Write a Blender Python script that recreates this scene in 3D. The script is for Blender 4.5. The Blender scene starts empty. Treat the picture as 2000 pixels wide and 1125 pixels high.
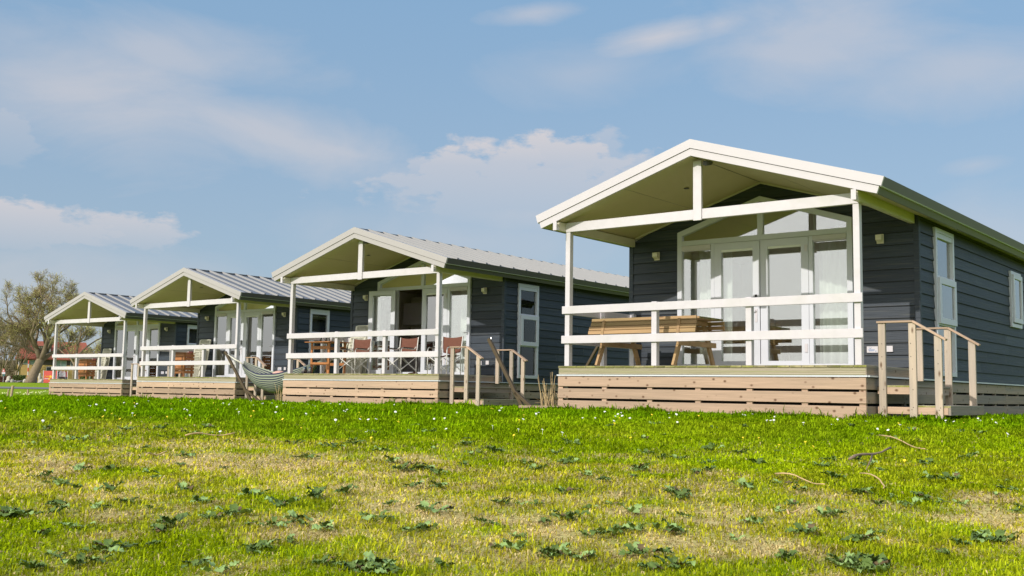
import bpy, math, random
import numpy as np
from mathutils import Vector, Matrix
R=random.Random(7); NR=np.random.RandomState(11)
sc=bpy.context.scene
COL=sc.collection
# ------------------------------------------------------------------ camera
FPX=2057.51; PITCH=0.0985217; ROLL=0.0160040
cam=bpy.data.cameras.new('camera'); camo=bpy.data.objects.new('camera',cam); COL.objects.link(camo)
cam.sensor_width=36; cam.lens=FPX/2000*36; cam.clip_start=.05; cam.clip_end=5000
camo.matrix_world=Matrix.Rotation(math.pi/2+PITCH,4,'X')@Matrix.Rotation(ROLL,4,'Z')
sc.camera=camo
def ray(u,v):
    x=u-1000;y=v-562.5;r=ROLL
    a=x*math.cos(r)+y*math.sin(r);b=-x*math.sin(r)+y*math.cos(r)
    d=(a/FPX,1,-b/FPX);s,c=math.sin(PITCH),math.cos(PITCH)
    return Vector((d[0],d[1]*c-d[2]*s,d[1]*s+d[2]*c))
def at(u,v,D):
    d=ray(u,v); return d*(D/d.y)
# ------------------------------------------------------------------ view + world + sun
sc.view_settings.view_transform='Standard'; sc.view_settings.look='None'
sc.view_settings.exposure=0.15; sc.view_settings.gamma=1.0
SUN_EL=math.radians(28.8); TH=-0.665
tx,ty=-math.sin(TH)+.03*math.cos(TH), math.cos(TH)+.03*math.sin(TH)   # horizontal travel of the light
n=math.hypot(tx,ty); tx/=n; ty/=n
Ld=Vector((tx*math.cos(SUN_EL),ty*math.cos(SUN_EL),-math.sin(SUN_EL)))
sun=bpy.data.lights.new('sun','SUN'); sun.energy=3.2; sun.angle=math.radians(.6); sun.color=(1,.945,.87)
suno=bpy.data.objects.new('sun',sun); COL.objects.link(suno); suno.rotation_euler=Ld.to_track_quat('-Z','Y').to_euler(); suno.location=(-20,-20,30)
SKY_STRENGTH=.15
def make_world():
    w=bpy.data.worlds.new('World'); sc.world=w; w.use_nodes=True
    nt=w.node_tree; N=nt.nodes; L=nt.links; N.clear()
    def nd(t,**k):
        x=N.new(t)
        for a,b in k.items(): setattr(x,a,b)
        return x
    def M(op,a,b=None,c=None,clamp=False):
        x=nd('ShaderNodeMath',operation=op); x.use_clamp=clamp
        for i,q in enumerate((a,b,c)):
            if q is None: continue
            if isinstance(q,(int,float)): x.inputs[i].default_value=q
            else: L.new(q,x.inputs[i])
        return x.outputs[0]
    sky=nd('ShaderNodeTexSky'); sky.sky_type='NISHITA'; sky.sun_disc=False
    sky.sun_elevation=SUN_EL; sky.sun_rotation=math.atan2(-Ld.x,-Ld.y); sky.air_density=1.0; sky.dust_density=1.2; sky.ozone_density=1.6; sky.altitude=0
    tc=nd('ShaderNodeTexCoord'); sep=nd('ShaderNodeSeparateXYZ'); L.new(tc.outputs['Generated'],sep.inputs[0])
    az=M('ARCTAN2',sep.outputs[0],sep.outputs[1]); el=M('ARCSINE',sep.outputs[2])
    comb=nd('ShaderNodeCombineXYZ'); L.new(az,comb.inputs[0]); L.new(M('MULTIPLY',el,2.2),comb.inputs[1])
    def noise(scale,detail=6,rough=.55,dist=0.0):
        x=nd('ShaderNodeTexNoise'); x.inputs['Scale'].default_value=scale; x.inputs['Detail'].default_value=detail
        x.inputs['Roughness'].default_value=rough; x.inputs['Distortion'].default_value=dist; L.new(comb.outputs[0],x.inputs['Vector']); return x.outputs['Fac']
    n1=noise(9,8,.6); n2=noise(26,8,.62); n3=noise(5,6,.6,.6)
    big=M('ADD',M('MULTIPLY',M('SUBTRACT',n1,.5),1.6),M('MULTIPLY',M('SUBTRACT',n2,.5),2.3))
    wisp=M('ADD',M('MULTIPLY',M('SUBTRACT',n3,.5),2.6),M('MULTIPLY',M('SUBTRACT',n1,.5),.8))
    def ell(px,py,rx,ry,rot=0.0):
        d=ray(px,py).normalized(); a0=math.atan2(d.x,d.y); e0=math.asin(d.z); s=1/FPX
        dx=M('SUBTRACT',az,a0); dy=M('SUBTRACT',el,e0)
        c,sn=math.cos(rot),math.sin(rot)
        x=M('ADD',M('MULTIPLY',dx,c),M('MULTIPLY',dy,sn)); y=M('SUBTRACT',M('MULTIPLY',dy,c),M('MULTIPLY',dx,sn))
        q=M('ADD',M('POWER',M('DIVIDE',x,rx*s),2.0),M('POWER',M('DIVIDE',y,ry*s),2.0))
        return M('SQRT',q),dy
    tot=None
    # puffy clouds: crisp top, fading base   (px, py, rx, ry, strength)
    for px,py,rx,ry,st in ((1110,318,120,62,.95),(1010,322,110,46,.9),(890,330,95,48,.85),(820,325,40,38,.7),(1010,372,300,95,.7),(60,445,190,50,.85),(235,452,130,40,.8),(1225,335,60,36,.5),(10,265,75,55,.45),(1180,300,60,50,.4)):
        q,dy=ell(px,py,rx,ry)
        r=M('SUBTRACT',1.0,M('ADD',q,M('MULTIPLY',big,-.9)))
        m=M('MULTIPLY',M('MULTIPLY',r,3.0,clamp=True),st)
        fade=M('ADD',.62,M('DIVIDE',dy,ry*2.4/FPX),clamp=True)
        m=M('MULTIPLY',m,fade)
        tot=m if tot is None else M('MAXIMUM',tot,m)
    # thin veils
    for px,py,rx,ry,st,rot in ((180,190,420,150,.62,-.12),(560,270,420,80,.6,-.2),(350,110,300,80,.4,0),(1650,60,420,120,.5,-.05),(1900,120,320,100,.45,0),(1150,140,260,70,.3,.1),(900,470,520,90,.3,0),(60,560,500,120,.38,0),(1040,420,330,60,.42,0),(1960,480,220,120,.3,0),(1290,72,180,42,.85,.18),(1410,45,95,40,.7,.1),(1050,24,110,26,.5,.1),(1905,322,70,20,.35,.1),(1560,100,260,45,.5,-.12),(330,110,230,60,.5,-.1),(640,290,260,40,.6,-.15)):
        q,dy=ell(px,py,rx,ry,rot)
        r=M('SUBTRACT',1.0,M('ADD',q,M('MULTIPLY',wisp,-.75)))
        m=M('MULTIPLY',M('SMOOTH_MIN',M('MAXIMUM',r,0.0),1.0,.2),st)
        tot=M('MAXIMUM',tot,m)
    # even blue, paler towards the horizon
    g=M('MULTIPLY',M('MAXIMUM',el,0.0),2.6,clamp=True)
    ramp=nd('ShaderNodeMix',data_type='RGBA'); L.new(g,ramp.inputs['Factor']); ramp.inputs['A'].default_value=SKY_LOW; ramp.inputs['B'].default_value=SKY_TOP
    mixh=nd('ShaderNodeMix',data_type='RGBA'); mixh.inputs['Factor'].default_value=.8; L.new(sky.outputs[0],mixh.inputs['A']); L.new(ramp.outputs['Result'],mixh.inputs['B'])
    mix=nd('ShaderNodeMix',data_type='RGBA'); L.new(tot,mix.inputs['Factor']); L.new(mixh.outputs['Result'],mix.inputs['A']); mix.inputs['B'].default_value=CLOUD_COL
    # unseen sunward half of the sky: brightness added to fill porches and glass
    sd=nd('ShaderNodeVectorMath',operation='DOT_PRODUCT'); L.new(tc.outputs['Generated'],sd.inputs[0]); sd.inputs[1].default_value=(-Ld.x,-Ld.y,-Ld.z)
    bk=M('MULTIPLY',M('ADD',M('MULTIPLY',sd.outputs['Value'],1.3),M('MULTIPLY',M('SUBTRACT',n3,.5),.7),clamp=True),.85)
    mx2=nd('ShaderNodeMix',data_type='RGBA'); L.new(bk,mx2.inputs['Factor']); L.new(mix.outputs['Result'],mx2.inputs['A']); mx2.inputs['B'].default_value=SUNWARD_COL
    mix=mx2
    bg=nd('ShaderNodeBackground'); bg.inputs['Strength'].default_value=SKY_STRENGTH; L.new(mix.outputs['Result'],bg.inputs[0])
    out=nd('ShaderNodeOutputWorld'); L.new(bg.outputs[0],out.inputs[0])
SKY_TOP=(1.45,2.5,3.75,1); SKY_LOW=(2.1,2.6,3.15,1); CLOUD_COL=(3.95,3.8,3.95,1); SUNWARD_COL=(8.2,8.0,7.9,1)
make_world()
# ------------------------------------------------------------------ mesh helpers
class MB:
    def __init__(s): s.v=[];s.f=[];s.t=[]
    def add(s,vs,fs,tone=None):
        o=len(s.v); s.v+= [tuple(q) for q in vs]; s.f+=[tuple(i+o for i in f) for f in fs]
        t=R.random() if tone is None else tone
        s.t+=[t]*len(vs); return s
    def box(s,x0,x1,y0,y1,z0,z1,tone=None):
        return s.add([(x0,y0,z0),(x1,y0,z0),(x1,y1,z0),(x0,y1,z0),(x0,y0,z1),(x1,y0,z1),(x1,y1,z1),(x0,y1,z1)],
          [(0,3,2,1),(4,5,6,7),(0,1,5,4),(1,2,6,5),(2,3,7,6),(3,0,4,7)],tone)
    def prism(s,poly,axis,a,b,tone=None):
        # poly: list of 2-D points; extruded along axis from a to b
        n=len(poly)
        def P(p,c): return (p[0],c,p[1]) if axis=='y' else ((c,p[0],p[1]) if axis=='x' else (p[0],p[1],c))
        vs=[P(p,a) for p in poly]+[P(p,b) for p in poly]
        fs=[tuple(range(n)),tuple(range(2*n-1,n-1,-1))]+[(i,i+n,(i+1)%n+n,(i+1)%n) for i in range(n)]
        return s.add(vs,fs,tone)
    def beam(s,p,q,w,h,up=(0,0,1),tone=None):
        p=Vector(p);q=Vector(q);d=(q-p).normalized();u=Vector(up);sd=d.cross(u)
        if sd.length<1e-4: sd=d.cross(Vector((0,1,0)))
        sd.normalize();u=sd.cross(d).normalized()
        c=[(-1,-1),(1,-1),(1,1),(-1,1)]
        vs=[p+sd*(a*w/2)+u*(b*h/2) for a,b in c]+[q+sd*(a*w/2)+u*(b*h/2) for a,b in c]
        return s.add(vs,[(0,3,2,1),(4,5,6,7),(0,1,5,4),(1,2,6,5),(2,3,7,6),(3,0,4,7)],tone)
    def tube(s,pts,rads,n=6,tone=None,cap=True):
        pts=[Vector(p) for p in pts]
        if isinstance(rads,(int,float)): rads=[rads]*len(pts)
        vs=[];fs=[];prev=None
        for i,p in enumerate(pts):
            d=(pts[min(i+1,len(pts)-1)]-pts[max(i-1,0)])
            d=d.normalized() if d.length>1e-9 else Vector((0,0,1))
            a=prev if prev is not None else (Vector((0,0,1)) if abs(d.z)<.9 else Vector((1,0,0)))
            sd=d.cross(a)
            if sd.length<1e-5: sd=d.orthogonal()
            sd.normalize();u=sd.cross(d).normalized();prev=u
            for k in range(n):
                an=2*math.pi*k/n; vs.append(p+(sd*math.cos(an)+u*math.sin(an))*rads[i])
        for i in range(len(pts)-1):
            for k in range(n):
                fs.append((i*n+k,i*n+(k+1)%n,(i+1)*n+(k+1)%n,(i+1)*n+k))
        if cap: fs+= [tuple(range(n-1,-1,-1)),tuple((len(pts)-1)*n+k for k in range(n))]
        return s.add(vs,fs,tone)
    def lathe(s,prof,c=(0,0,0),n=16,tone=None):
        vs=[(c[0]+r*math.cos(2*math.pi*k/n),c[1]+r*math.sin(2*math.pi*k/n),c[2]+z) for r,z in prof for k in range(n)]
        fs=[(i*n+k,i*n+(k+1)%n,(i+1)*n+(k+1)%n,(i+1)*n+k) for i in range(len(prof)-1) for k in range(n)]
        fs+=[tuple(range(n-1,-1,-1)),tuple((len(prof)-1)*n+k for k in range(n))]
        return s.add(vs,fs,tone)
    def blob(s,c,r,n=8,m=6,jit=.15,tone=None):
        vs=[];fs=[]
        for i in range(m+1):
            ph=math.pi*i/m
            for k in range(n):
                an=2*math.pi*k/n;j=1+R.uniform(-jit,jit)
                vs.append((c[0]+r[0]*j*math.sin(ph)*math.cos(an),c[1]+r[1]*j*math.sin(ph)*math.sin(an),c[2]+r[2]*j*math.cos(ph)))
        for i in range(m):
            for k in range(n): fs.append((i*n+k,(i+1)*n+k,(i+1)*n+(k+1)%n,i*n+(k+1)%n))
        return s.add(vs,fs,tone)
    def mesh(s,name,mat,smooth=False):
        me=bpy.data.meshes.new(name); me.from_pydata(s.v,[],s.f); me.materials.append(mat)
        a=me.attributes.new('tone','FLOAT','POINT'); a.data.foreach_set('value',s.t)
        if smooth: me.polygons.foreach_set('use_smooth',[True]*len(me.polygons))
        me.update(); return me
    def build(s,name,mat,parent=None,smooth=False,bevel=0):
        o=bpy.data.objects.new(name,s.mesh(name,mat,smooth)); COL.objects.link(o)
        if parent is not None: o.parent=parent
        if bevel:
            m=o.modifiers.new('bevel','BEVEL'); m.width=bevel; m.segments=1; m.limit_method='ANGLE'
        return o
def tag(o,label=None,cat=None,group=None,kind=None):
    if label: o['label']=label
    if cat: o['category']=cat
    if group: o['group']=group
    if kind: o['kind']=kind
    return o
def thing(name,label,cat,loc=(0,0,0),rz=0,group=None):
    o=bpy.data.objects.new(name,None); COL.objects.link(o); o.location=loc; o.rotation_euler=(0,0,rz); o.empty_display_size=.2
    return tag(o,label,cat,group)
def copy_tree(o,parent=None):
    c=o.copy(); COL.objects.link(c)
    if parent is not None: c.parent=parent
    for ch in list(o.children): copy_tree(ch,c)
    return c
# ------------------------------------------------------------------ materials
def mat(name,col=(.8,.8,.8),rough=.6,**k):
    m=bpy.data.materials.new(name); m.use_nodes=True; nt=m.node_tree; b=nt.nodes['Principled BSDF']
    b.inputs['Base Color'].default_value=(*col,1); b.inputs['Roughness'].default_value=rough
    b.inputs['Metallic'].default_value=k.get('metal',0); b.inputs['Specular IOR Level'].default_value=k.get('spec',.5)
    var=k.get('var',.08); tonev=k.get('tone',0.0); sc_=k.get('scale',(3,3,3)); bump=k.get('bump',0.0); col2=k.get('col2')
    N=nt.nodes;L=nt.links
    co=N.new('ShaderNodeTexCoord'); at_=N.new('ShaderNodeAttribute'); at_.attribute_name='tone'
    off=N.new('ShaderNodeVectorMath'); off.operation='MULTIPLY_ADD'; L.new(at_.outputs['Fac'],off.inputs[0]); off.inputs[1].default_value=(17.3,9.1,5.7); L.new(co.outputs['Object'],off.inputs[2])
    mp=N.new('ShaderNodeMapping'); mp.inputs['Scale'].default_value=sc_; L.new(off.outputs[0],mp.inputs['Vector'])
    nz=N.new('ShaderNodeTexNoise'); nz.inputs['Scale'].default_value=k.get('nscale',1.0); nz.inputs['Detail'].default_value=6; nz.inputs['Roughness'].default_value=.6; L.new(mp.outputs[0],nz.inputs['Vector'])
    # value factor = 1 + var*(noise-.5)*2 + tonev*(tone-.5)*2
    a=N.new('ShaderNodeMath');a.operation='MULTIPLY_ADD';L.new(nz.outputs['Fac'],a.inputs[0]);a.inputs[1].default_value=var*4;a.inputs[2].default_value=1-var*2
    t=N.new('ShaderNodeMath');t.operation='MULTIPLY_ADD';L.new(at_.outputs['Fac'],t.inputs[0]);t.inputs[1].default_value=tonev*2;t.inputs[2].default_value=1-tonev
    mu=N.new('ShaderNodeMath');mu.operation='MULTIPLY';L.new(a.outputs[0],mu.inputs[0]);L.new(t.outputs[0],mu.inputs[1])
    vm=N.new('ShaderNodeVectorMath');vm.operation='SCALE';L.new(mu.outputs[0],vm.inputs['Scale'])
    src=None
    if col2:
        mx=N.new('ShaderNodeMix');mx.data_type='RGBA'; mx.inputs['A'].default_value=(*col,1); mx.inputs['B'].default_value=(*col2,1)
        n2=N.new('ShaderNodeTexNoise'); n2.inputs['Scale'].default_value=k.get('n2scale',.35);n2.inputs['Detail'].default_value=5; L.new(mp.outputs[0],n2.inputs['Vector'])
        rp=N.new('ShaderNodeMapRange'); rp.inputs['From Min'].default_value=k.get('c2lo',.45); rp.inputs['From Max'].default_value=k.get('c2hi',.62); L.new(n2.outputs['Fac'],rp.inputs['Value'])
        L.new(rp.outputs[0],mx.inputs['Factor']); src=mx.outputs['Result']
    if src is not None: L.new(src,vm.inputs[0])
    else: vm.inputs[0].default_value=col
    last=vm.outputs[0]
    if k.get('knots'):
        kn=k['knots']
        mp2=N.new('ShaderNodeMapping'); mp2.inputs['Scale'].default_value=kn; L.new(off.outputs[0],mp2.inputs['Vector'])
        vo=N.new('ShaderNodeTexVoronoi'); vo.inputs['Scale'].default_value=1.0; L.new(mp2.outputs[0],vo.inputs['Vector'])
        rp=N.new('ShaderNodeMapRange'); rp.inputs['From Min'].default_value=.06; rp.inputs['From Max'].default_value=.2; L.new(vo.outputs['Distance'],rp.inputs['Value'])
        mx=N.new('ShaderNodeMix');mx.data_type='RGBA'; mx.inputs['A'].default_value=(col[0]*.28,col[1]*.2,col[2]*.14,1); L.new(last,mx.inputs['B']); L.new(rp.outputs[0],mx.inputs['Factor']); last=mx.outputs['Result']
    L.new(last,b.inputs['Base Color'])
    if bump:
        bp=N.new('ShaderNodeBump'); bp.inputs['Strength'].default_value=bump; bp.inputs['Distance'].default_value=.02; L.new(nz.outputs['Fac'],bp.inputs['Height']); L.new(bp.outputs[0],b.inputs['Normal'])
    return m
PINE=(.46,.32,.225)
M_=dict(
 white=mat('white_paint',(.60,.565,.59),.45,var=.05,tone=.03,bump=.08,nscale=2.5,col2=(.55,.53,.51),n2scale=.8,c2lo=.5,c2hi=.8),
 pvc=mat('window_frame_white',(.60,.615,.67),.35,var=.02),
 cream=mat('bounce_tinted_white',(.60,.56,.42),.5,var=.03),  # grass bounce on white timber put into the colour
 ceil=mat('ceiling_panel',(.52,.45,.25),.6,var=.03),  # olive grass bounce on a white panel put into the base colour
 clad=mat('dark_cladding',(.036,.046,.061),.55,tone=.24,var=.22,scale=(.8,.8,22),nscale=2.0,bump=.4,spec=.35,col2=(.062,.068,.072),n2scale=1.3,c2lo=.52,c2hi=.7),
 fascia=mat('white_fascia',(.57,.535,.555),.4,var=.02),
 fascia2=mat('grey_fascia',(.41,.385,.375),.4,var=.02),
 trim=mat('eave_trim',(.085,.08,.08),.4,var=.03,spec=.5),
 trimlt=mat('light_trim',(.62,.65,.68),.35,var=.02),
 roof=mat('roof_metal',(.13,.14,.17),.42,var=.04,spec=.5),
 rib=mat('roof_rib',(.27,.268,.26),.45,var=.04),
 black=mat('black_shade',(.012,.012,.012),.8),  # stands in for shade at the board laps and behind the skirt
 rubber=mat('dark_rubber',(.03,.03,.03),.7),
 pineX=mat('pine_board',PINE,.75,tone=.2,var=.14,scale=(1.2,18,26),nscale=1.6,bump=.25,knots=(6,3,8),col2=(.40,.285,.20)),
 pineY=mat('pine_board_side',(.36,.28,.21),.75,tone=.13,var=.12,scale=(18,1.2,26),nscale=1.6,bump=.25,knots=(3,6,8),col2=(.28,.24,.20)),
 pineZ=mat('pine_post',(.47,.38,.29),.75,tone=.1,var=.12,scale=(20,20,1.4),nscale=1.6,bump=.25,knots=(9,9,3.5),col2=(.38,.32,.26)),
 deck=mat('weathered_deck',(.30,.27,.21),.8,tone=.15,var=.15,scale=(14,1,14),nscale=2,bump=.3),
 deckX=mat('deck_edge_board',(.44,.38,.28),.8,tone=.15,var=.14,scale=(1.0,8,60),nscale=1.4,bump=.5,col2=(.33,.32,.17)),
 moss=mat('mossy_wood',(.20,.20,.05),.9,tone=.3,var=.35,scale=(9,9,9),nscale=2,bump=.5,col2=(.30,.26,.14)),
 teak=mat('teak_wood',(.42,.17,.055),.5,tone=.15,var=.12,scale=(2,16,20),nscale=1.4,bump=.15),
 picnic=mat('picnic_timber',(.43,.27,.13),.7,tone=.2,var=.14,scale=(1.2,14,22),nscale=1.6,bump=.3,knots=(2.6,4,9),col2=(.34,.23,.10)),
 stick=mat('stand_pole',(.075,.05,.022),.6,var=.12,scale=(3,3,3),nscale=3,bump=.2),
 tubew=mat('white_tube',(.78,.76,.72),.3,var=.01),
 fabric=mat('brown_canvas',(.155,.058,.036),.85,var=.14,nscale=7,bump=.3),
 maroon=mat('maroon_canvas',(.13,.03,.03),.85,var=.15,nscale=7,bump=.3),
 plastic=mat('beige_plastic',(.60,.58,.47),.45,var=.04),
 curtain=mat('curtain_cloth',(.82,.84,.80),.9,var=.03),
 inner=mat('interior_wall',(.62,.58,.50),.8,var=.03),
 floor=mat('interior_floor',(.22,.16,.11),.5,var=.1),
 chrome=mat('brushed_metal',(.45,.45,.44),.3,metal=.8,var=.02),
 teal=mat('teal_glaze',(.0,.24,.27),.2,var=.05),
 bulb=mat('lamp_housing',(.72,.66,.50),.4,var=.03),
)
def glass(name,refl=.26,tint=(.93,.96,.94)):
    m=bpy.data.materials.new(name); m.use_nodes=True; N=m.node_tree.nodes;L=m.node_tree.links; N.clear()
    o=N.new('ShaderNodeOutputMaterial'); mx=N.new('ShaderNodeMixShader'); t=N.new('ShaderNodeBsdfTransparent'); g=N.new('ShaderNodeBsdfGlossy')
    t.inputs[0].default_value=(*tint,1); g.inputs['Roughness'].default_value=.015; g.inputs['Color'].default_value=(.97,.98,.95,1)
    lw=N.new('ShaderNodeFresnel'); lw.inputs[0].default_value=1.5
    a=N.new('ShaderNodeMath');a.operation='ADD';a.use_clamp=True;L.new(lw.outputs[0],a.inputs[0]);a.inputs[1].default_value=refl
    L.new(a.outputs[0],mx.inputs[0]);L.new(t.outputs[0],mx.inputs[1]);L.new(g.outputs[0],mx.inputs[2]);L.new(mx.outputs[0],o.inputs[0]); return m
GLASS=glass('window_glass',.27); GLASS3=glass('side_glass',.03); GLASS2=glass('drinking_glass',.1,(.97,.98,.98))
# ------------------------------------------------------------------ ground shape
def vnoise(x,y,s,seed=0):
    x=np.asarray(x,float)*s+seed*13.7; y=np.asarray(y,float)*s+seed*7.3
    xi=np.floor(x).astype(np.int64); yi=np.floor(y).astype(np.int64); fx=x-xi; fy=y-yi
    fx=fx*fx*(3-2*fx); fy=fy*fy*(3-2*fy)
    def h(a,b):
        n=(a*374761393+b*668265263+seed*974711)&0x7fffffff
        n=((n^(n>>13))*1274126177)&0x7fffffff
        return ((n^(n>>16))&0xffff)/65535.0
    return (h(xi,yi)*(1-fx)+h(xi+1,yi)*fx)*(1-fy)+(h(xi,yi+1)*(1-fx)+h(xi+1,yi+1)*fx)*fy
def fbm(x,y,s,seed=0,o=4):
    t=0;a=.5;n=0
    for i in range(o): t=t+a*vnoise(x,y,s*2**i,seed+i); n+=a; a*=.55
    return t/n
def ground(x,y):
    x=np.asarray(x,float); y=np.asarray(y,float)
    base=np.interp(y,[-2000,16,42,80,85,92,110,2000],[-.30,-.30,-.49,-.47,-.38,-.25,.17,.25])
    yc=np.clip(14.0-.13*x,12.9,17.0)
    t=np.minimum(yc-y,26+0*y); s=.9
    drop=.060*s*np.logaddexp(0,t/s)
    z=base-drop
    w=np.clip((y-3)/3,0,1)*np.clip((60-y)/20,0,1)
    z=z+(vnoise(x,y,.55,5)-.5)*.05*w*np.clip((12.5-y)/4+.25,0.2,1)+(vnoise(x,y,2.2,6)-.5)*.016*w
    bk=np.clip((-y-60)/60,0,1); z=z+7.5*bk*bk*(3-2*bk)
    return z
def gz(x,y): return float(ground(np.array([x]),np.array([y]))[0])
def hit(u,v,ymax=400):
    d=ray(u,v); ys=np.linspace(3,ymax,8000) if ymax>60 else np.linspace(3,ymax,3000)
    k=ys/d.y; g=ground(d.x*k,ys)-d.z*k; i=np.argmax(g>0)
    if not (g>0).any(): return None
    return Vector((d.x*k[i],ys[i],float(ground(d.x*k[i],ys[i]))))
DRY=[]
for u,v,r in ((120,840,1.6),(40,835,1.2),(330,875,1.1),(560,895,1.3),(640,920,1.4),(760,905,1.1),(720,945,1.0),(860,985,.75),(700,990,.7),(560,1045,.4),(480,1050,.3),(930,1010,.6),(1060,1040,.6),(1150,1065,.5),(1240,1050,.4),(1000,1075,.45),(820,1040,.5),(690,1050,.35),(1100,905,.6),(1330,945,.6),(1620,1060,.5),(1700,1075,.45),(1560,1050,.4),(1900,1000,.5),(1990,1035,.5),(1860,1010,.5),(1350,1035,.5),(1450,1020,.4),(1250,980,.4),(200,900,1.2),(130,1000,.3),(250,1000,.3),(1730,1000,.35),(880,905,.7),(950,930,.6)):
    p=hit(u,v,40)
    if p: DRY.append((p.x,p.y,r))
def dry(x,y):
    x=np.asarray(x,float);y=np.asarray(y,float)
    m=np.zeros_like(x)
    wx=x+(vnoise(x,y,1.7,21)-.5)*1.2; wy=y+(vnoise(x,y,1.7,22)-.5)*1.6
    for a,b,r in DRY: m=np.maximum(m,np.exp(-(((wx-a)/(r*1.15))**2+((wy-b)/(r*1.35))**2)))
    f=fbm(x,y,1.3,31)
    near=np.clip((12.2+np.clip(-x,0,4)*.3-y)/3.5,0,1)
    g2=fbm(x,y,3.1,35)
    d=m*.85+(f-.57)*1.5+(g2-.5)*1.6*(.3+m)-.03
    return np.clip(d,0,1)*near
def build_ground():
    def axis(a,fine0,fine1,step,b,g=1.12):
        c=list(np.arange(fine0,fine1+1e-6,step)); s=step;x=fine1
        while x<b: s*=g;x+=s;c.append(x)
        s=step;x=fine0;pre=[]
        while x>a: s*=g;x-=s;pre.append(x)
        return np.array(pre[::-1]+c)
    xs=axis(-900,-13,10,.13,900); ys=axis(-900,2.5,20,.11,1500)
    ys=np.unique(np.concatenate([ys,[42,80,85,92,110]]))
    X,Y=np.meshgrid(xs,ys); Z=ground(X,Y)
    nx,ny=len(xs),len(ys); v=np.stack([X,Y,Z],-1).reshape(-1,3)
    i=np.arange((nx-1)*(ny-1)); r=i//(nx-1); c=i%(nx-1); a=r*nx+c
    q=np.stack([a,a+1,a+nx+1,a+nx],1)
    me=bpy.data.meshes.new('ground'); me.vertices.add(len(v)); me.vertices.foreach_set('co',v.ravel())
    me.loops.add(q.size); me.loops.foreach_set('vertex_index',q.ravel()); me.polygons.add(len(q))
    me.polygons.foreach_set('loop_start',np.arange(0,q.size,4)); me.update(calc_edges=True)
    me.polygons.foreach_set('use_smooth',np.ones(len(q),bool))
    at_=me.attributes.new('dry','FLOAT','POINT'); at_.data.foreach_set('value',(dry(X,Y)*.85).ravel().astype(np.float32))
    m=bpy.data.materials.new('lawn_soil'); m.use_nodes=True; nt=m.node_tree;N=nt.nodes;L=nt.links;b=N['Principled BSDF']; b.inputs['Roughness'].default_value=.95; b.inputs['Specular IOR Level'].default_value=.1
    co=N.new('ShaderNodeTexCoord'); nz=N.new('ShaderNodeTexNoise'); nz.inputs['Scale'].default_value=14; nz.inputs['Detail'].default_value=8;nz.inputs['Roughness'].default_value=.7; L.new(co.outputs['Object'],nz.inputs['Vector'])
    n2=N.new('ShaderNodeTexNoise'); n2.inputs['Scale'].default_value=.5; n2.inputs['Detail'].default_value=5; L.new(co.outputs['Object'],n2.inputs['Vector'])
    r1=N.new('ShaderNodeValToRGB'); r1.color_ramp.elements[0].position=.3; r1.color_ramp.elements[0].color=(.12,.19,.004,1); r1.color_ramp.elements[1].position=.7; r1.color_ramp.elements[1].color=(.30,.42,.012,1); L.new(nz.outputs['Fac'],r1.inputs[0])
    r2=N.new('ShaderNodeValToRGB'); r2.color_ramp.elements[0].position=.3; r2.color_ramp.elements[0].color=(.42,.30,.13,1); r2.color_ramp.elements[1].position=.7; r2.color_ramp.elements[1].color=(.80,.67,.33,1); L.new(nz.outputs['Fac'],r2.inputs[0])
    at2=N.new('ShaderNodeAttribute'); at2.attribute_name='dry'
    mx=N.new('ShaderNodeMix'); mx.data_type='RGBA'; L.new(at2.outputs['Fac'],mx.inputs['Factor']); L.new(r1.outputs[0],mx.inputs['A']); L.new(r2.outputs[0],mx.inputs['B'])
    hs=N.new('ShaderNodeHueSaturation'); ma=N.new('ShaderNodeMath'); ma.operation='MULTIPLY_ADD'; L.new(n2.outputs['Fac'],ma.inputs[0]); ma.inputs[1].default_value=.8; ma.inputs[2].default_value=.6
    L.new(ma.outputs[0],hs.inputs['Value']); L.new(mx.outputs['Result'],hs.inputs['Color']); L.new(hs.outputs[0],b.inputs['Base Color'])
    bp=N.new('ShaderNodeBump'); bp.inputs['Strength'].default_value=.8; bp.inputs['Distance'].default_value=.03; L.new(nz.outputs['Fac'],bp.inputs['Height']); L.new(bp.outputs[0],b.inputs['Normal'])
    me.materials.append(m)
    o=bpy.data.objects.new('ground',me); COL.objects.link(o); tag(o,kind='structure')
build_ground()
# ------------------------------------------------------------------ cabins
CB={4:((2.8451,16.0976,.4503),-.6727),3:((-3.6412,25.0034,.3787),-.6596),2:((-10.3396,33.5671,.3177),-.6649),1:((-16.9243,42.0789,.2449),-.6499)}
YW,W,K,YE=2.27,2.62,.312,13.2
EXP=.193; Z0=-.163
def cab_world(i,x,y,z=0):
    c,t=CB[i]; return Vector((c[0]+x*math.cos(t)-y*math.sin(t),c[1]+x*math.sin(t)+y*math.cos(t),c[2]+z))
def rects(a0,a1,b0,b1,holes):
    """cut rectangle [a0,a1]x[b0,b1] round holes (a,b ranges)"""
    out=[(a0,a1,b0,b1)]
    for (h0,h1,k0,k1) in holes:
        nx=[]
        for (p0,p1,q0,q1) in out:
            if h1<=p0 or h0>=p1 or k1<=q0 or k0>=q1: nx.append((p0,p1,q0,q1)); continue
            if h0>p0: nx.append((p0,h0,q0,q1))
            if h1<p1: nx.append((h1,p1,q0,q1))
            m0,m1=max(p0,h0),min(p1,h1)
            if k0>q0: nx.append((m0,m1,q0,k0))
            if k1<q1: nx.append((m0,m1,k1,q1))
        out=nx
    return out
def holez(z): # half width of the front glazing hole at height z
    if z<0.0: return 0
    if z<2.44: return 1.56
    if z<2.93: return 1.56*(2.93-z)/(2.93-2.44)
    return 0
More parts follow.
